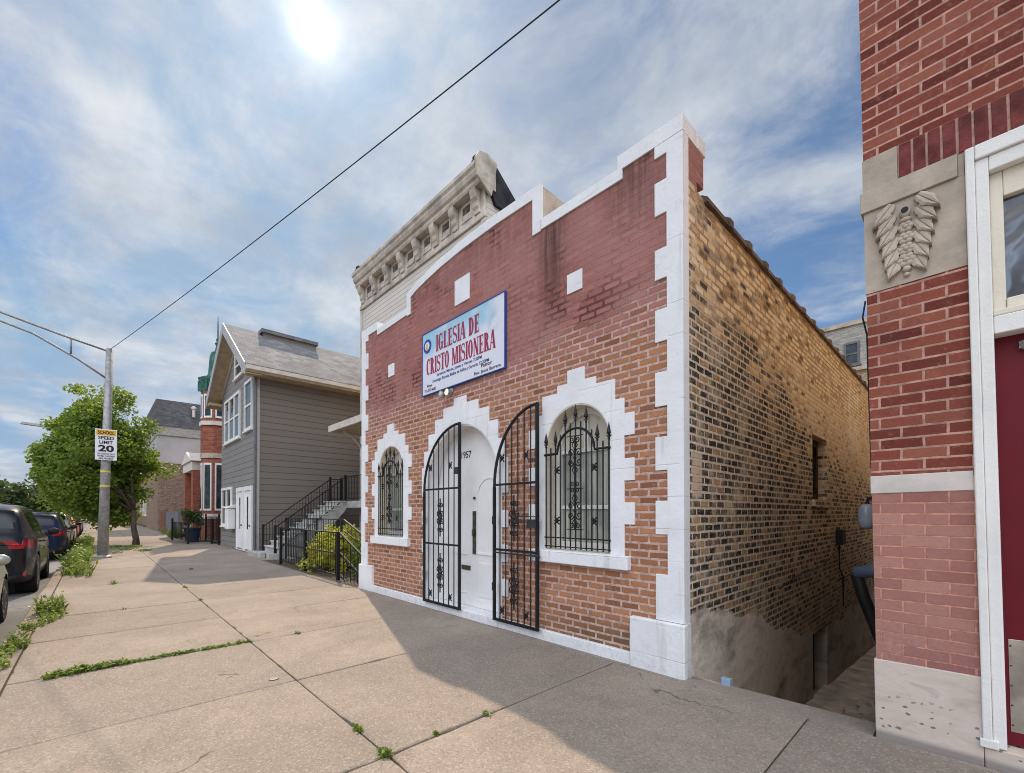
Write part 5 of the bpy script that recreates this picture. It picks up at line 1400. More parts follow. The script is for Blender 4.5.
railing('garden_fence', 'black iron fence post run against the corner of the grey house', [(-28.9, 4.38, 0), (-25.4, 4.38, 0)], 1.35, (0, 1), None, .30, None, 1.5, (1.0, .15), 'fence', .05, .02)
PT = thing('planter', 'dark blue planter with a leafy dark plant behind the garden fence', 'planter', (-28.6, 3.75, 0))
mb = MB(); mb.lathe([(.26, 0), (.38, .7), (.42, .72), (.42, .78), (.36, .78)], (-28.6, 3.75, 0), 14); mb.build('pot', simple('dark blue glaze', (.02, .035, .06), .35), PT, smooth=False)
mb = MB(); rng = random.Random(11)
for _ in range(26): leaves(mb, (-28.6 + rng.uniform(-.5, .5), 3.75 + rng.uniform(-.4, .4), .95 + rng.uniform(0, .75)), 22, .2, .14, rng)
mb.build('plant', M['leafdark'], PT, fix=False)
# solid fences further on
def solid_fence(name, label, x0, x1, y, h, mat, cat='fence'):
    F = thing(name, label, cat, (x0, y, 0))
    mb = MB(); x = x0
    while x < x1: mb.box(x, min(x + .135, x1), y, y + .03, .05, h); x += .15
    mb.build('boards', mat, F)
    mb = MB(); mb.box(x0, x1, y + .031, y + .09, .3, .4); mb.box(x0, x1, y + .031, y + .09, h - .3, h - .2); mb.build('rail', mat, F)
    for x in (x0, x1): mb = MB(); mb.box(x - .05, x + .05, y - .01, y + .12, 0, h + .06); mb.build('post', mat, F)
    return F
solid_fence('board_fence', 'grey board fence between the brown fence and the brick house garden', -44.5, -37.5, 4.1, 1.65, simple('grey fence paint', (.16, .165, .18), .6))
solid_fence('board_fence', 'rusty brown board fence far down the pavement', -60, -44.8, 4.1, 1.75, simple('brown fence', (.20, .085, .055), .8, var=.25))

# ================================================================== FURTHER BUILDINGS
LB = thing('flank_building', 'big building with slate mansard, white upper wall and brown brick flank beyond the tree', 'building', (-50, 6, 0))
mb = MB(); mb.box(-60, -48.5, 3.9, 22, -.1, 5.9); mb.build('brick_wall', M['farbrick'], LB)
mb = MB(); mb.box(-60, -48.45, 3.85, 22, 5.9, 8.3); mb.build('white_wall', simple('dirty white render', (.46, .44, .42), .8, var=.08, scale=.4, dirt=.3), LB)
mb = MB(); mb.box(-60, -48.35, 3.8, 22, 8.3, 9.1); mb.build('band', M['greybrick'], LB)
mb = MB(); mb.prism([(-48.3, 9.1), (-49.4, 11.6), (-59, 11.6), (-60, 9.1)], 'y', 3.8, 22); mb.build('mansard_roof', M['darkshingle'], LB)
mb = MB(); mb.box(-48.46, -48.40, 8.5, 10.3, 6.3, 7.1); w = mb.build('window', M['greyfascia'], LB)
mb = MB(); mb.box(-48.41, -48.38, 8.65, 10.15, 6.4, 7.0); mb.build('pane', M['glass'], w)
mb = MB(); mb.lathe([(.12, 10.2), (.12, 10.9), (.2, 10.95), (.2, 11.1), (.05, 11.2)], (-48.6, 6.4, 0), 8); mb.build('roof_vent', M['stoneband'], LB)
B2 = thing('far_brick_building', 'brown brick building with a red brick front corner far down the pavement', 'building', (-70, 5, 0))
mb = MB(); mb.box(-84, -64, 4.6, 18, -.1, 6.0); mb.build('wall', M['farbrick'], B2)
mb = MB(); mb.box(-64.6, -63.9, 4.3, 5.2, -.1, 6.1); mb.box(-84, -63.9, 4.3, 5.2, 6.11, 6.4); mb.build('front_pier', M['farred'], B2)
for k in range(4): fwindow(B2, -69 - k * 4, -67 - k * 4, 1.2, 3.4, 4.6, fw=.2, sash=False)
B3 = thing('far_shop_building', 'dim low building at the end of the pavement behind the walkers', 'building', (-105, 5, 0))
mb = MB(); mb.box(-125, -92, 4.0, 18, -.1, 7.5); mb.build('wall', M['farbrick'], B3)
for k in range(3): fwindow(B3, -98 - k * 7, -94.5 - k * 7, .8, 3.0, 4.0, fw=.25, sash=False)
# opposite side of the street
OB = thing('opposite_building', 'tan brick building across the street glimpsed above the parked cars', 'building', (-110, -22, 0))
mb = MB(); mb.box(-125, -84, -30, -16, -.1, 7.6); mb.build('wall', brick('tan brick', [(0, (.30, .20, .13)), (1, (.46, .34, .24))], (.42, .34, .27)), OB)
mb = MB(); mb.box(-125.2, -83.8, -30.2, -15.8, 7.6, 8.0); mb.build('parapet', M['stoneband'], OB)
for k in range(9):
    for z in (1.2, 4.4):
        mb = MB(); x = -87 - k * 4.2; mb.box(x, x + 1.4, -16.02, -15.94, z, z + 2.0); w = mb.build('window', M['glass'], OB)
# building at the back of the gangway
RBK = thing('rear_building', 'grey brick building with one small window seen above the gangway wall', 'building', (-4, 26, 0))
mb = MB(); mb.box(-12, 6, 26, 36, -.1, 10.45); mb.build('wall', M['greybrick'], RBK)
mb = MB(); mb.box(-12.1, 6.1, 25.9, 36, 10.45, 10.65); mb.build('parapet_coping', M['stone'], RBK)
fwindow(RBK, -4.25, -3.65, 8.55, 9.65, 26, M['downspout'], M['glass'], fw=.09)
TB = thing('rear_annex', 'tan brick annex in front of the grey rear building above the gangway', 'building', (-3, 23, 0))
mb = MB(); mb.box(-3.85, 5, 22.5, 25.8, -.1, 7.35); mb.build('wall', M['side'], TB)
mb = MB(); mb.box(-3.95, 5.1, 22.4, 25.8, 7.35, 7.5); mb.build('coping', M['stone'], TB)

# ================================================================== TREES
def make_tree(label, base, trunk_h, crown_c, rad, nclump, nleaf, lsize, seed, mat, name='street_tree', group=None, trunk_r=.16, nlimb=16, clr=.62):
    rng = random.Random(seed)
    T = thing(name, label, 'tree', base, group)
    tr = MB(); b = Vector(base); fork = Vector((base[0] + (crown_c[0] - base[0]) * .06, base[1] + (crown_c[1] - base[1]) * .06, base[2] + trunk_h))
    tr.tube([b + Vector((0, 0, -.1)), b + Vector((.02, .01, .3)), (b + fork) / 2 + Vector((.05, -.04, 0)), fork], [trunk_r * 1.35, trunk_r, trunk_r * .85, trunk_r * .75], 9)
    lm = MB(); lf = MB(); cl = []
    tries = 0
    while len(cl) < nclump and tries < 9000:
        tries += 1
        v = Vector((rng.gauss(0, 1), rng.gauss(0, 1), rng.gauss(0, 1))).normalized() * (rng.random() ** .38)
        k = .86 + .20 * math.sin(3.1 * math.atan2(v.y, v.x) + seed) + .12 * math.sin(5 * v.z + seed)
        p = Vector(crown_c) + Vector((v.x * rad[0] * k, v.y * rad[1] * k, v.z * rad[2] * (k if v.z > 0 else .95)))
        cl.append(p)
    ends = rng.sample(cl, min(nlimb, len(cl)))
    for e in ends:
        mid = fork.lerp(e, .45) + Vector((rng.uniform(-.3, .3), rng.uniform(-.3, .3), rng.uniform(.1, .5)))
        lm.tube([fork - Vector((0, 0, .1)), fork.lerp(mid, .5) + Vector((0, 0, .12)), mid, mid.lerp(e, .55) + Vector((rng.uniform(-.15, .15), rng.uniform(-.15, .15), .1)), e], [trunk_r * .5, trunk_r * .40, trunk_r * .28, trunk_r * .16, trunk_r * .05], 6)
    for p in cl:
        r = clr * rng.uniform(.6, 1.25)
        leaves(lf, p, int(nleaf * rng.uniform(.6, 1.3)), r, lsize, rng, .75)
        q = min(ends, key=lambda e: (e - p).length)
        if (q - p).length > .3: lm.tube([q, q.lerp(p, .5) + Vector((0, 0, .05)), p], [trunk_r * .10, trunk_r * .06, trunk_r * .03], 4)
    t_ = tr.build('trunk', M['bark'], T, smooth=True); lm.build('limbs', M['bark'], T, smooth=True)
    lf.build('crown', mat, T, fix=False)
    return T
make_tree('broad leafy green street tree growing in the pavement behind the light pole', (-27.9, 1.42, 0), 1.7, (-28.9, .1, 4.15), (2.35, 2.45, 3.4), 250, 215, .14, 21, M['leaf'], trunk_r=.13)
make_tree('green tree at the far left beyond the parked cars', (-47, -7.4, -.12), 2.0, (-47.2, -8.6, 4.1), (3.0, 3.2, 1.9), 80, 110, .26, 5, M['leaf'], clr=.8)
far = [(-62, -9.6, 6.2, 3.6), (-78, -7.5, 6.0, 3.6), (-92, -5.0, 6.0, 3.8), (-70, -13.0, 5.6, 3.4), (-108, -2.5, 6.5, 4.0), (-120, -8, 6.6, 4.4)]
fl = ['round dark green tree above the black crossover across the street', 'dark green tree above the blue car, middle of the far row', 'far dark tree over the pale parked cars', 'low dark tree near the tan brick building', 'dim tree at the far end of the pavement', 'most distant tree closing the street']
for i, (x, y, h, r) in enumerate(far):
    make_tree(fl[i], (x, y, -.12), 1.8, (x, y, h * .56), (r, r, h * .42), 55, 75, .42, 40 + i, M['leafdark'], 'distant_tree', 'trees far down the street', .2, 8, 1.0)
mb = MB(); rng = random.Random(99)
for k in range(170):
    a = rng.uniform(-95, 60); y = -60 + rng.uniform(-8, 8)
    leaves(mb, (-190 + rng.uniform(-15, 15), a, rng.uniform(.5, 5.5)), 40, 3.0, 1.3, rng, .8)
tag(mb.build('far_woods', M['leafdark'], None, fix=False), 'dim mass of distant trees closing the end of the street', 'trees', None, 'stuff')
# ivy-like tuft on the roofline behind the grey house
# ================================================================== WEEDS
def weeds(name, label, spots, seed, mat=M['weed']):
    rng = random.Random(seed); mb = MB()
    for (x, y, n, rad, hgt) in spots:
        for _ in range(n):
            a = rng.uniform(0, 2 * PI); q = rad * math.sqrt(rng.random())
            p = Vector((x + q * math.cos(a) * 1.6, y + q * math.sin(a) * .75, -.01)); hh = hgt * rng.uniform(.35, 1.1)
            lean = Vector((rng.gauss(0, .35), rng.gauss(0, .35), 1)).normalized(); tip = p + lean * hh
            s = lean.cross(Vector((math.cos(a * 7), math.sin(a * 7), .2))).normalized() * (.006 + hh * .022)
            m_ = p.lerp(tip, .5) + Vector((0, 0, .02))
            mb.add([p - s * .6, p + s * .6, m_ + s, tip + Vector((rng.gauss(0, .03), rng.gauss(0, .03), -.01)), m_ - s], [(0, 1, 2, 3, 4)])
            for _k in range(4 if hh > .1 else 2):
                u = rng.uniform(.2, 1); c = p.lerp(tip, u); d = Vector((rng.gauss(0, 1), rng.gauss(0, 1), rng.gauss(.25, .4))).normalized() * (.025 + hh * .16) * rng.uniform(.6, 1.2)
                w = d.cross(Vector((0, 0, 1))).normalized() * d.length * .36 if abs(d.z) < d.length * .98 else Vector((.01, 0, 0))
                mb.add([c, c + d * .5 + w, c + d, c + d * .5 - w], [(0, 1, 2, 3)])
    o = mb.build(name, mat, None, fix=False); tag(o, label, 'weeds', None, 'stuff'); return o
rng = random.Random(8)
weeds('kerb_weeds', 'tall green weeds along the kerb beside the parked cars', [(-15.0 - i * .6 + rng.uniform(-.2, .2), -.36 + rng.uniform(-.14, .14), int((50 if i < 5 else 90) * rng.uniform(.5, 1.2)), .26, rng.uniform(.22, .50)) for i in range(34)], 1)
weeds('kerb_weeds', 'low spreading weed tufts along the kerb in the lower left foreground', [(-9.9, -.50, 80, .20, .30), (-9.5, -.42, 40, .2, .12), (-9.2, -.50, 45, .16, .12), (-8.8, -.62, 50, .16, .10), (-7.7, -.66, 60, .15, .13), (-7.3, -.70, 40, .12, .10), (-6.75, -.70, 40, .12, .14), (-6.3, -.74, 30, .1, .12), (-8.3, -.7, 16, .12, .08), (-5.6, -.73, 24, .1, .10)], 2)
weeds('joint_weeds', 'grass line sprouting from the pavement joint in the left foreground', [(-6.03 + rng.uniform(-.012, .012), -.30 + .05 * i, int(rng.choice((5, 14, 22)) if i > 11 else 30), .020 + .045 * max(0, (11 - i)) / 11, (.085 if i < 11 else .045) * rng.uniform(.5, 1.1)) for i in range(34)], 3)
weeds('joint_weeds', 'small scattered tufts of grass in the pavement joints', [(-2.62, 1.36, 30, .035, .045), (-3.05, 1.37, 16, .03, .04), (-2.62, 1.75, 8, .02, .025), (-2.6, 2.2, 10, .03, .03), (-9.5, 1.37, 10, .04, .04), (-11.3, 1.37, 16, .05, .06), (-13, .3, 24, .08, .11), (-9.45, .35, 8, .04, .03), (-14.8, 1.9, 14, .06, .05), (-6.02, 1.9, 10, .03, .04)], 4)
weeds('tree_pit_weeds', 'flat grass and soil around the street tree and light pole', [(-25.0 + rng.uniform(-2.2, 2.2), 1.0 + rng.uniform(-.5, .5), 40, .3, .10) for _ in range(18)] + [(-34, 3.6, 80, .4, .8), (-36, 3.7, 80, .4, .6), (-41, 3.8, 60, .4, .5)], 6)

# ================================================================== LIGHT POLE, SIGN, WIRE
PX, PY = -20.69, .19
LP = thing('light_pole', 'grey steel street light pole with long twin rod arm over the road', 'street light', (PX, PY, 0))
mb = MB(); mb.lathe([(.24, -.02), (.24, .06), (.17, .10)], (PX, PY, 0), 14); mb.build('base_flange', M['galv'], LP)
tx = PX + .05; ty = PY + .13
mb = MB(); mb.tube([(PX, PY, .0), (PX + (tx - PX) * .5, PY + (ty - PY) * .5, 3.6), (tx, ty, 7.25)], [.150, .125, .095], 14); mb.build('pole', M['galv'], LP, smooth=True)
for z, c in ((2.45, 'stripe'), (2.95, 'stripe')):
    mb = MB(); u = z / 7.25; mb.lathe([(.137, z), (.137, z + .06)], (PX + (tx - PX) * u, PY + (ty - PY) * u, 0), 14); mb.build('paint_band', M[c], LP)
mb = MB()
mb.tube([(tx, ty, 7.15), (tx, ty - 1.2, 7.42), (tx, ty - 2.6, 7.78), (tx, ty - 4.4, 8.02)], .035, 8)
mb.tube([(tx, ty, 6.15), (tx, ty - .8, 6.72), (tx, ty - 1.8, 7.28), (tx, ty - 2.9, 7.60), (tx, ty - 4.4, 7.98)], .035, 8)
mb.tube([(tx, ty - .95, 6.85), (tx, ty - .95, 7.37)], .028, 8)
AR = mb.build('arm', M['galv'], LP, smooth=True)
mb = MB(); mb.hexa([(tx - .14, ty - 5.2, 7.92), (tx + .14, ty - 5.2, 7.92), (tx + .14, ty - 4.35, 7.95), (tx - .14, ty - 4.35, 7.95)], [(tx - .08, ty - 5.1, 8.08), (tx + .08, ty - 5.1, 8.08), (tx + .08, ty - 4.35, 8.1), (tx - .08, ty - 4.35, 8.1)]); mb.build('luminaire', M['galv'], LP, bevel=.03)
# school speed sign strapped to the pole, facing the camera end of the street
d_ = 15.05
def S_at(px, py):   # metres on the sign face plane
    pass
sgx = PX + .22; sc_y, z0, z1 = PY + .06, 3.36, 4.42; wd = .55
SGN = thing('speed_sign', 'school speed limit 20 sign strapped to the light pole', 'sign', (sgx, sc_y, z0))
ta = math.radians(0)
mb = MB(); mb.box(sgx, sgx + .012, sc_y - wd / 2, sc_y + wd / 2, z0, z1); mb.build('sign_plate', M['signwhite'], SGN, bevel=.004)
mb = MB(); mb.box(sgx + .0125, sgx + .016, sc_y - wd / 2 + .03, sc_y + wd / 2 - .03, z1 - .21, z1 - .03); mb.build('school_panel', M['yellow'], SGN)
mb = MB(); X_ = sgx + .0185
def st(txt, z, w, h, b=.015): plain_text(txt, sc_y, z, w, h, X_, '+x', b).build('sign_lettering', M['black'], SGN)
st('SCHOOL', z1 - .12, .42, .12, .03); st('SPEED', z1 - .30, .40, .115, .02); st('LIMIT', z1 - .45, .34, .11, .02); st('20', z1 - .66, .40, .23, .035)
st('ON SCHOOL DAYS', z1 - .845, .44, .06); st('WHEN CHILDREN', z1 - .925, .44, .06); st('ARE PRESENT', z1 - 1.005, .38, .06)
mb = MB(); mb.box(sgx - .36, sgx - .001, sc_y - .15, sc_y + .15, z0 + .2, z0 + .24); mb.box(sgx - .36, sgx - .001, sc_y - .15, sc_y + .15, z1 - .3, z1 - .26); mb.build('strap', M['galv'], SGN)
# overhead service wire from the pole to the right building's roof
a = Vector((tx, ty, 7.22)); b = Vector((-1.73, 4.3, 7.77)); e = b + (b - a) * .09
mb = MB(); mb.tube([a.lerp(e, i / 24) - Vector((0, 0, .32 * 4 * (i / 24) * (1 - i / 24) * .42)) for i in range(25)], .009, 6)
mb.tube([tuple(e), (XB + .05, YB + .3, 7.7)], .009, 6)
o = mb.build('overhead_wire', M['black']); tag(base_at(o, tuple(a)), 'long black overhead wire crossing the sky from the light pole', 'wire')
# second street light beyond the tree and a far utility pole
LP2 = thing('light_pole', 'distant street light behind the leafy tree, its lamp arm poking out left', 'street light', (-50, .5, 0))
mb = MB(); mb.tube([(-50, .5, 0), (-50, .5, 7.0)], [.16, .11], 10); mb.build('pole', M['galv'], LP2)
mb = MB(); mb.tube([(-50, .5, 6.6), (-50, -1.0, 7.5), (-50, -3.0, 8.3)], .06, 6); mb.build('arm', M['galv'], LP2)
mb = MB(); mb.hexa([(-50.2, -4.2, 8.35), (-49.8, -4.2, 8.35), (-49.8, -2.9, 8.25), (-50.2, -2.9, 8.25)], [(-50.1, -4.1, 8.52), (-49.9, -4.1, 8.52), (-49.9, -2.9, 8.45), (-50.1, -2.9, 8.45)]); mb.build('luminaire', M['galv'], LP2)
UP = thing('utility_pole', 'faint wooden utility pole with crossarm far across the street', 'pole', (-90, -14.5, 0))
mb = MB(); mb.tube([(-90, -14.5, -.2), (-90, -14.5, 10.4)], [.18, .12], 8); mb.build('pole', M['bark'], UP)
mb = MB(); mb.box(-90.1, -89.9, -16.2, -12.8, 9.3, 9.5); mb.box(-90.1, -89.9, -15.6, -13.4, 8.4, 8.55); mb.build('crossarm', M['bark'], UP)
# survey cap in the pavement
mb = MB(); mb.lathe([(.042, -.002), (.042, .005), (.034, .006)], (-4.52, 1.22, .002), 20); o = mb.build('survey_cap', M['downspout']); tag(base_at(o, (-4.52, 1.22, .002)), 'small round metal cap set in the foreground pavement', 'cap')

# ================================================================== CARS
def carpaint(name, col, metal=.3):
    m, t = newmat(name)
    p = t.pos()
    c = t.mix(t.step(t.noise(p, 3.0, 5, .6), .4, .8, 0, .18), col, tuple(x * .8 + .03 for x in col))
    b = t.bsdf(c, .38, None, metal, .12, {'Coat Weight': .40, 'Coat Roughness': .03})
    t.out(b); return m
M['tyre'] = simple('tyre rubber', (.022, .022, .023), .9, var=.2, scale=20)
M['rim'] = simple('alloy rim', (.45, .45, .46), .35, .8, var=.1)
M['rimdark'] = simple('dark alloy rim', (.10, .10, .105), .4, .7, var=.1)
M['plastic'] = simple('black bumper plastic', (.025, .025, .027), .7, var=.15, scale=12)
M['redlamp'] = flat('red tail lamp', (.32, .012, .016), .15)
M['orangelamp'] = flat('reflector', (.50, .06, .03), .3)
M['clearlamp'] = flat('headlamp lens', (.50, .52, .54), .08)
M['well'] = flat('wheel well', (.01, .01, .01), .95)
def interp(pts, x):
    for (a, b), (c, d) in zip(pts[:-1], pts[1:]):
        if (a - x) * (c - x) <= 0 and a != c:
            u = (x - a) / (c - a); u2 = u
            return b + (d - b) * u2
    return pts[0][1] if abs(x - pts[0][0]) < abs(x - pts[-1][0]) else pts[-1][1]
def smoothprof(pts, n=14):
    """catmull-rom through profile points"""
    out = []
    P = [pts[0]] + pts + [pts[-1]]
    for i in range(1, len(P) - 2):
        for k in range(n):
            u = k / n; a, b, c, d = P[i - 1], P[i], P[i + 1], P[i + 2]
            f = lambda j: .5 * (2 * b[j] + (c[j] - a[j]) * u + (2 * a[j] - 5 * b[j] + 4 * c[j] - d[j]) * u * u + (3 * b[j] - a[j] - 3 * c[j] + d[j]) * u ** 3)
            out.append((f(0), f(1)))
    out.append(pts[-1]); out.sort(key=lambda p: -p[0])
    q = [out[0]]
    for p in out[1:]:
        if q[-1][0] - p[0] > .004: q.append(p)
    return q
SUVP = dict(L=4.55, W=.925, prof=[(2.27, 1.02), (2.24, 1.09), (2.16, 1.16), (2.02, 1.34), (1.86, 1.55), (1.66, 1.635), (1.1, 1.68), (.3, 1.70), (-.35, 1.665), (-.62, 1.58), (-1.0, 1.32), (-1.32, 1.10), (-1.6, 1.04), (-2.05, .93), (-2.2, .84), (-2.275, .60)],
            belt=[(2.3, 1.10), (1.6, 1.09), (0, 1.03), (-1.3, 1.0), (-2.3, .98)], xw=(1.40, -1.32), rw=.365, ws=(-.62, -1.26), rg=(2.10, 1.80), sg=(1.62, -1.12), pill=(.62, -.34), clad=True, tl=(.90, 1.04))
SEDP = dict(L=4.6, W=.90, prof=[(2.30, .70), (2.27, .92), (2.15, 1.02), (1.65, 1.08), (1.35, 1.20), (.95, 1.36), (.45, 1.445), (-.1, 1.445), (-.5, 1.36), (-.95, 1.12), (-1.25, .98), (-1.6, .93), (-2.05, .82), (-2.22, .72), (-2.30, .50)],
            belt=[(2.3, .98), (0, .93), (-1.3, .90), (-2.3, .88)], xw=(1.38, -1.38), rw=.335, ws=(-.5, -1.15), rg=(1.45, .9), sg=(1.1, -.95), pill=(.30,), clad=False, tl=(.72, .90))
def make_car(name, label, D, paint, loc, group='cars parked along the kerb', rim='rim', sc=(1, 1, 1)):
    L2 = D['L'] / 2; Wd = D['W']
    T = thing(name, label, 'car', loc, group, local=True); T.scale = sc
    prof = smoothprof(D['prof'], 9)
    rows = [('a', 0, 5), ('b', 0, 2)]
    def section(x, h):
        u = abs(x) / L2; w = Wd * (1 - .15 * max(0, (u - .62) / .38) ** 2.2)
        belt = min(interp(D['belt'], x), h - .09); bz = .235 + .10 * max(0, (u - .8) / .2) ** 2
        cab = max(0, h - .09 - belt)
        wr = w - .05 - cab * .36
        key = [(0, bz), (w - .16, bz), (w - .05, bz + .03), (w - .015, bz + .12), (w + .0, .56), (w + .004, .70), (w - .012, max(belt - .06, .5)), (w - .03, belt), (w - .045, belt + .01), (wr, h - .085), (wr - .05, h - .035), (wr - .15, h - .006), (wr * .4, h + .012), (0, h + .016)]
        seg = [2, 1, 2, 5, 3, 4, 2, 1, 9, 2, 2, 4, 3]
        out = []
        for (a, b), n in zip(zip(key[:-1], key[1:]), seg):
            for k in range(n): v = k / n; out.append((a[0] + (b[0] - a[0]) * v, a[1] + (b[1] - a[1]) * v))
        out.append(key[-1]); return out, sum(seg[:8]), sum(seg[:9]), sum(seg)
    # resample stations evenly fine
    xs2 = []
    x = L2 - .01
    while x > -L2 + .01: xs2.append(x); x -= .045
    xs2.append(-L2 + .01)
    hp = lambda x: interp(prof, x)
    G = {}
    def put(kind, quad): G.setdefault(kind, []).append(quad)
    secs = [section(x, hp(x)) for x in xs2]
    for i in range(len(xs2) - 1):
        xa, xb = xs2[i], xs2[i + 1]; sa, r1, r2, r3 = secs[i]; sb = secs[i + 1][0]; xm = (xa + xb) / 2
        for j in range(len(sa) - 1):
            zc = (sa[j][1] + sb[j][1] + sa[j + 1][1] + sb[j + 1][1]) / 4; yc = (sa[j][0] + sb[j][0] + sa[j + 1][0] + sb[j + 1][0]) / 4
            for sg in (1, -1):
                q = [(xa, sg * sa[j][0], sa[j][1]), (xb, sg * sb[j][0], sb[j][1]), (xb, sg * sb[j + 1][0], sb[j + 1][1]), (xa, sg * sa[j + 1][0], sa[j + 1][1])]
                k = 'body'; h = hp(xm)
                dw = min(math.hypot(xm - xw, zc - D['rw']) for xw in D['xw'])
                if yc > .5 and dw < D['rw'] + .055: continue
                if D['clad'] and (zc < .38 or (yc > .5 and dw < D['rw'] + .13)): k = 'lower_trim'
                if r1 + 1 <= j < r2 and D['sg'][1] < xm < D['sg'][0] and all(abs(xm - p) > .045 for p in D['pill']):
                    belt = interp(D['belt'], xm); fr_ = (zc - belt) / max(h - .09 - belt, .01)
                    if h - belt > .22 and .05 < fr_ < .93 and xm - D['sg'][1] > fr_ * .42 * 0 : k = 'side_window'
                if j >= r2 + 2 and D['ws'][1] < xm < D['ws'][0]: k = 'windscreen'
                if j >= r2 + 2 and D['rg'][1] < xm < D['rg'][0] and yc < .62: k = 'rear_window'
                if xm > L2 - .42 and D['tl'][0] < zc < D['tl'][1] and yc > .38 and j < r2: k = 'tail_lamp'
                if D['clad'] and xm > L2 - .12 and .40 < zc < .47 and yc > .5: k = 'reflector'
                if xm < -L2 + .42 and .60 < zc < .60 + .17 * (1 + (xm + L2) * .3) and yc > .42 and j < r2 + 2: k = 'headlight'
                put(k, q)
    mats = dict(body=paint, lower_trim=M['plastic'], side_window=M['carglass'], windscreen=M['carglass'], rear_window=M['carglass'], tail_lamp=M['redlamp'], reflector=M['orangelamp'], headlight=M['clearlamp'])
    # end caps, split into bumper and lamp areas
    def weld(quads):
        mb = MB(); idx = {}
        for q in quads:
            f = []
            for v in q:
                key = (round(v[0], 4), round(v[1], 4), round(v[2], 4))
                if key not in idx: idx[key] = len(mb.v); mb.v.append(key)
                f.append(idx[key])
            f = [f[i] for i in range(len(f)) if f[i] != f[i - 1]]
            if len(f) > 2: mb.f.append(tuple(f)); mb.mi.append(0)
        return mb
    for end, i in (('r', 0), ('f', -1)):
        sec = secs[i][0]; x = xs2[i]
        for j in range(len(sec) - 1):
            for sg in (1, -1):
                a, b = sec[j], sec[j + 1]; n = 4
                zc = (a[1] + b[1]) / 2
                for c in range(n):
                    u0, u1 = c / n, (c + 1) / n; yc = a[0] * (1 - (u0 + u1) / 2)
                    q = [(x, sg * a[0] * (1 - u0), a[1]), (x, sg * a[0] * (1 - u1), a[1]), (x, sg * b[0] * (1 - u1), b[1]), (x, sg * b[0] * (1 - u0), b[1])]
                    k = 'body'
                    if D['clad'] and zc < .42: k = 'lower_trim'
                    if end == 'r' and D['tl'][0] - .03 < zc < D['tl'][1] and c < 1: k = 'tail_lamp'
                    put(k, q)
    parts = {}
    for k, qs in G.items():
        if k in ('tail_lamp', 'headlight', 'reflector'):
            for sg in (1, -1):
                s_ = [q for q in qs if sum(v[1] for v in q) * sg > 0]
                if s_: weld(s_).build(k, mats[k], T, smooth=True)
        elif k == 'side_window':
            cuts = [9] + sorted(D['pill'], reverse=True) + [-9]
            for sg in (1, -1):
                for hi, lo in zip(cuts[:-1], cuts[1:]):
                    s_ = [q for q in qs if sum(v[1] for v in q) * sg > 0 and lo < sum(v[0] for v in q) / 4 < hi]
                    if s_: weld(s_).build(k, mats[k], T, smooth=True)
        else:
            parts[k] = weld(qs).build(k, mats[k], T, smooth=True)
    mb = MB()
    for xw in D['xw']:
        for sg in (1, -1): mb.lathe([(D['rw'] + .054, 0), (D['rw'] + .054, -.28 * sg)], (xw, sg * (Wd - .03), D['rw']), 24, 'y')
    mb.box(-L2 + .5, L2 - .4, -Wd + .3, Wd - .3, .26, .5)
    mb.build('wheel_well', M['well'], T)
    mb = MB()
    mb.build
    for xw in D['xw']:
        for sg in (1, -1):
            r = D['rw']; c = (xw, sg * (Wd - .105), r); mb = MB()
            mb.lathe([(r * .66, -.095), (r * .92, -.105), (r, -.085), (r, .085), (r * .92, .105), (r * .66, .095)], c, 30, 'y')
            w = mb.build('wheel', M['tyre'], T, smooth=False)
            mb = MB(); mb.lathe([(r * .68, -.08 * sg), (r * .68, .088 * sg), (r * .63, .092 * sg), (r * .61, .04 * sg)], c, 26, 'y')
            for k in range(10):
                a = 2 * PI * (k // 2) / 5 + (.16 if k % 2 else -.16)
                p0 = Vector(c) + Vector((.05 * math.cos(a), .075 * sg, .05 * math.sin(a))); p1 = Vector(c) + Vector((r * .63 * math.cos(a), .082 * sg, r * .63 * math.sin(a)))
                mb.bar(p0, p1, .035, .03, (0, 1, 0))
            mb.lathe([(.065, .05 * sg), (.06, .09 * sg), (.02, .095 * sg)], c, 14, 'y')
            mb.build('rim', M[rim], w)
    for sg in (1, -1):
        mb = MB(); xm = D['sg'][1] + (.12 if D['clad'] else .75); zb = interp(D['belt'], xm) + .10
        mb.ball((xm - .02, sg * (Wd + (.10 if D['clad'] else .05)), zb), .12, 10, (.55, .95, .68)); mb.tube([(xm, sg * (Wd - .05), zb - .06), (xm - .01, sg * (Wd + .06), zb - .03)], .025, 6)
        mb.build('mirror', paint if D['clad'] is False else M['plastic'], T, smooth=True)
    # shut lines and handles on the doors
    mb = MB()
    for sg in (1, -1):
        for xh in ((-.05, .85) if len(D['pill']) > 1 else (-.02, .9)):
            zb = interp(D['belt'], xh) - .10; mb.box(xh, xh + .2, min(sg * (Wd - .01), sg * (Wd + .025)), max(sg * (Wd - .01), sg * (Wd + .025)), zb, zb + .03)
    mb.build('door_handle', paint, T, bevel=.008)
    mb = MB(); xr = L2 - .008
    mb.box(xr, xr + .006, -.27, .27, .80 if D['clad'] else .62, .93 if D['clad'] else .74); mb.build('licence_plate', M['signwhite'], T)
    return T
P_black = carpaint('black car paint', (.010, .011, .014), 0)
P_navy = carpaint('dark navy car paint', (.008, .014, .038), 0)
P_silver = carpaint('pale green silver car paint', (.44, .46, .41), .45)
P_white = carpaint('pearl white car paint', (.62, .60, .55), .1)
P_red = carpaint('red car paint', (.42, .025, .02), .1)
ZR = GZ + .005
CY = -1.80
make_car('parked_car', 'pale silver sedan cut off by the left edge of the photo, nearest parked car', SEDP, P_silver, (-8.95, -1.90, ZR))
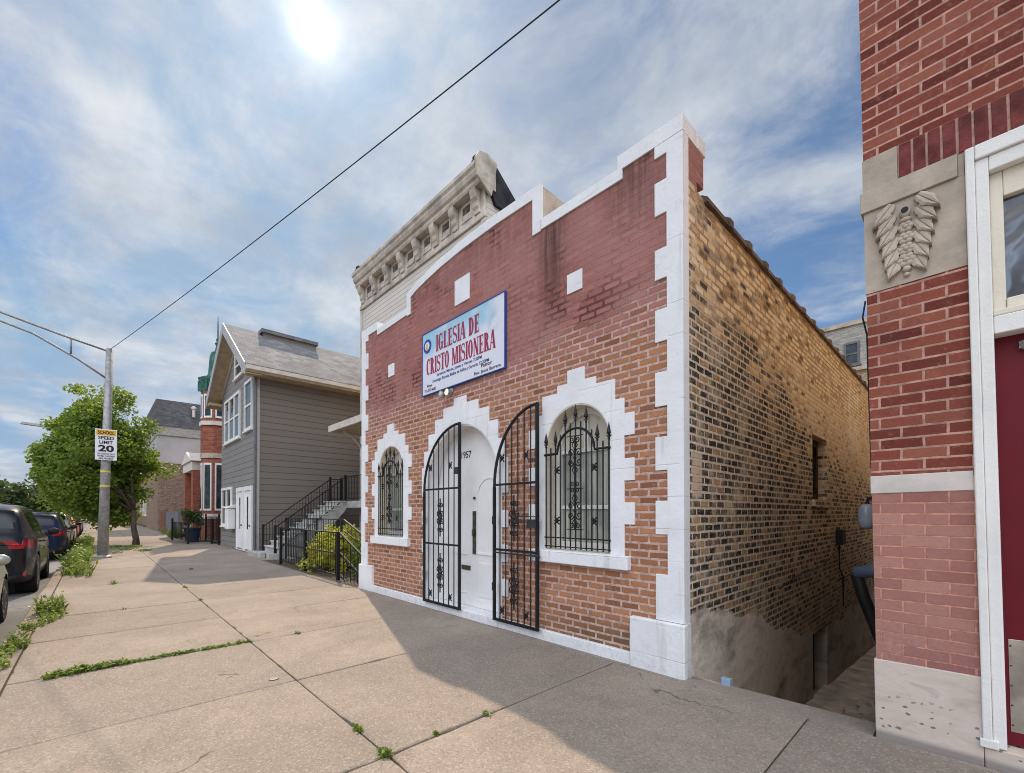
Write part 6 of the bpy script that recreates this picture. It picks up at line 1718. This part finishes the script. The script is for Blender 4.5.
make_car('parked_car', 'black crossover with red tail lights parked just ahead of the silver sedan', SUVP, P_black, (-15.25, CY, ZR), sc=(1.0, 1.0, 1.09))
make_car('parked_car', 'dark navy hatchback parked in front of the black crossover', SUVP, P_navy, (-24.2, CY + .14, ZR))
make_car('parked_car', 'pearl white car parked beyond the dark navy hatchback', SUVP, P_white, (-31.2, CY + .15, ZR))
make_car('parked_car', 'small red car parked beyond the pearl white car', SEDP, P_red, (-38.2, CY + .15, ZR))
make_car('parked_car', 'dark car parked beyond the small red car, half lost in weeds', SUVP, P_black, (-45, CY + .15, ZR))
make_car('parked_car', 'farthest visible dark parked car, next to the tree trunk', SEDP, P_navy, (-52, CY + .15, ZR))

# ================================================================== PEOPLE
def skinmesh(vs, es, rs, name, mat, parent, lv=2):
    me = bpy.data.meshes.new(name); me.from_pydata(vs, es, [])
    o = bpy.data.objects.new(name, me); COL.objects.link(o)
    md = o.modifiers.new('Skin', 'SKIN'); sv = me.skin_vertices[0].data
    for i, r in enumerate(rs): sv[i].radius = (r, r); sv[i].use_root = (i == 0)
    sb = o.modifiers.new('Sub', 'SUBSURF'); sb.levels = lv; sb.render_levels = lv
    dg = bpy.context.evaluated_depsgraph_get()
    m2 = bpy.data.meshes.new_from_object(o.evaluated_get(dg)); bpy.data.objects.remove(o)
    for p in m2.polygons: p.use_smooth = True
    m2.materials.clear(); m2.materials.append(mat)
    ob = bpy.data.objects.new(name, m2); COL.objects.link(ob); ob.parent = parent
    return ob
def person(label, loc, shirt, trousers, hair, stride=.22, long=True):
    T = thing('person', label, 'person', loc, None, local=True)
    skin = flat('skin tone', (.33, .19, .13)) if 'skin tone' not in bpy.data.materials else bpy.data.materials['skin tone']
    s = stride
    vs = [(0, 0, .93), (0, 0, 1.12), (0, 0, 1.36), (0, 0, 1.48), (.01, 0, 1.56), (.02, 0, 1.66), (0, .17, 1.38), (-.06, .22, 1.12), (.04, .23, .90), (0, -.17, 1.38), (.07, -.22, 1.12), (.15, -.22, .90),
          (0, .09, .90), (s * .5, .09, .50), (s * .7, .09, .09), (s * .7 - .0 + .12, .09, .035), (0, -.09, .90), (-s * .3, -.09, .50), (-s, -.09, .12), (-s + .12, -.09, .035), (.055, .235, .80), (.17, -.225, .80)]
    es = [(0, 1), (1, 2), (2, 3), (3, 4), (4, 5), (2, 6), (6, 7), (7, 8), (2, 9), (9, 10), (10, 11), (0, 12), (12, 13), (13, 14), (14, 15), (0, 16), (16, 17), (17, 18), (18, 19), (8, 20), (11, 21)]
    rs = [.13, .125, .14, .055, .075, .10, .065, .048, .035, .065, .048, .035, .09, .06, .042, .03, .09, .06, .042, .03, .025, .025]
    skinmesh(vs, es, rs, 'body', skin, T)
    skinmesh([vs[i] for i in (0, 1, 2, 6, 7, 9, 10)], [(0, 1), (1, 2), (2, 3), (3, 4), (2, 5), (5, 6)], [.15, .145, .165, .085, .07, .085, .07], 'shirt', shirt, T)
    k = (0, 12, 13, 14, 16, 17, 18) if long else (0, 12, 13, 16, 17)
    skinmesh([vs[i] for i in k], [(0, 1), (1, 2), (2, 3), (0, 4), (4, 5), (5, 6)] if long else [(0, 1), (1, 2), (0, 3), (3, 4)], [.15, .11, .08, .06, .11, .08, .06] if long else [.15, .11, .085, .11, .085], 'trousers', trousers, T)
    mb = MB(); mb.ball((.0, 0, 1.665), .115, 10, (1, .92, 1.08)); mb.build('hair', hair, T, smooth=True)
    return T
hairm = flat('dark hair', (.02, .015, .012))
person('distant walker in a dark blue top and pale trousers on the far pavement', (-62, 2.25, 0), flat('navy shirt', (.03, .05, .12)), flat('pale trousers', (.45, .42, .38)), hairm)
person('distant walker all in dark clothes beside the one in pale trousers', (-63, 2.62, 0), flat('dark shirt', (.03, .03, .035)), flat('dark trousers', (.02, .02, .025)), hairm)
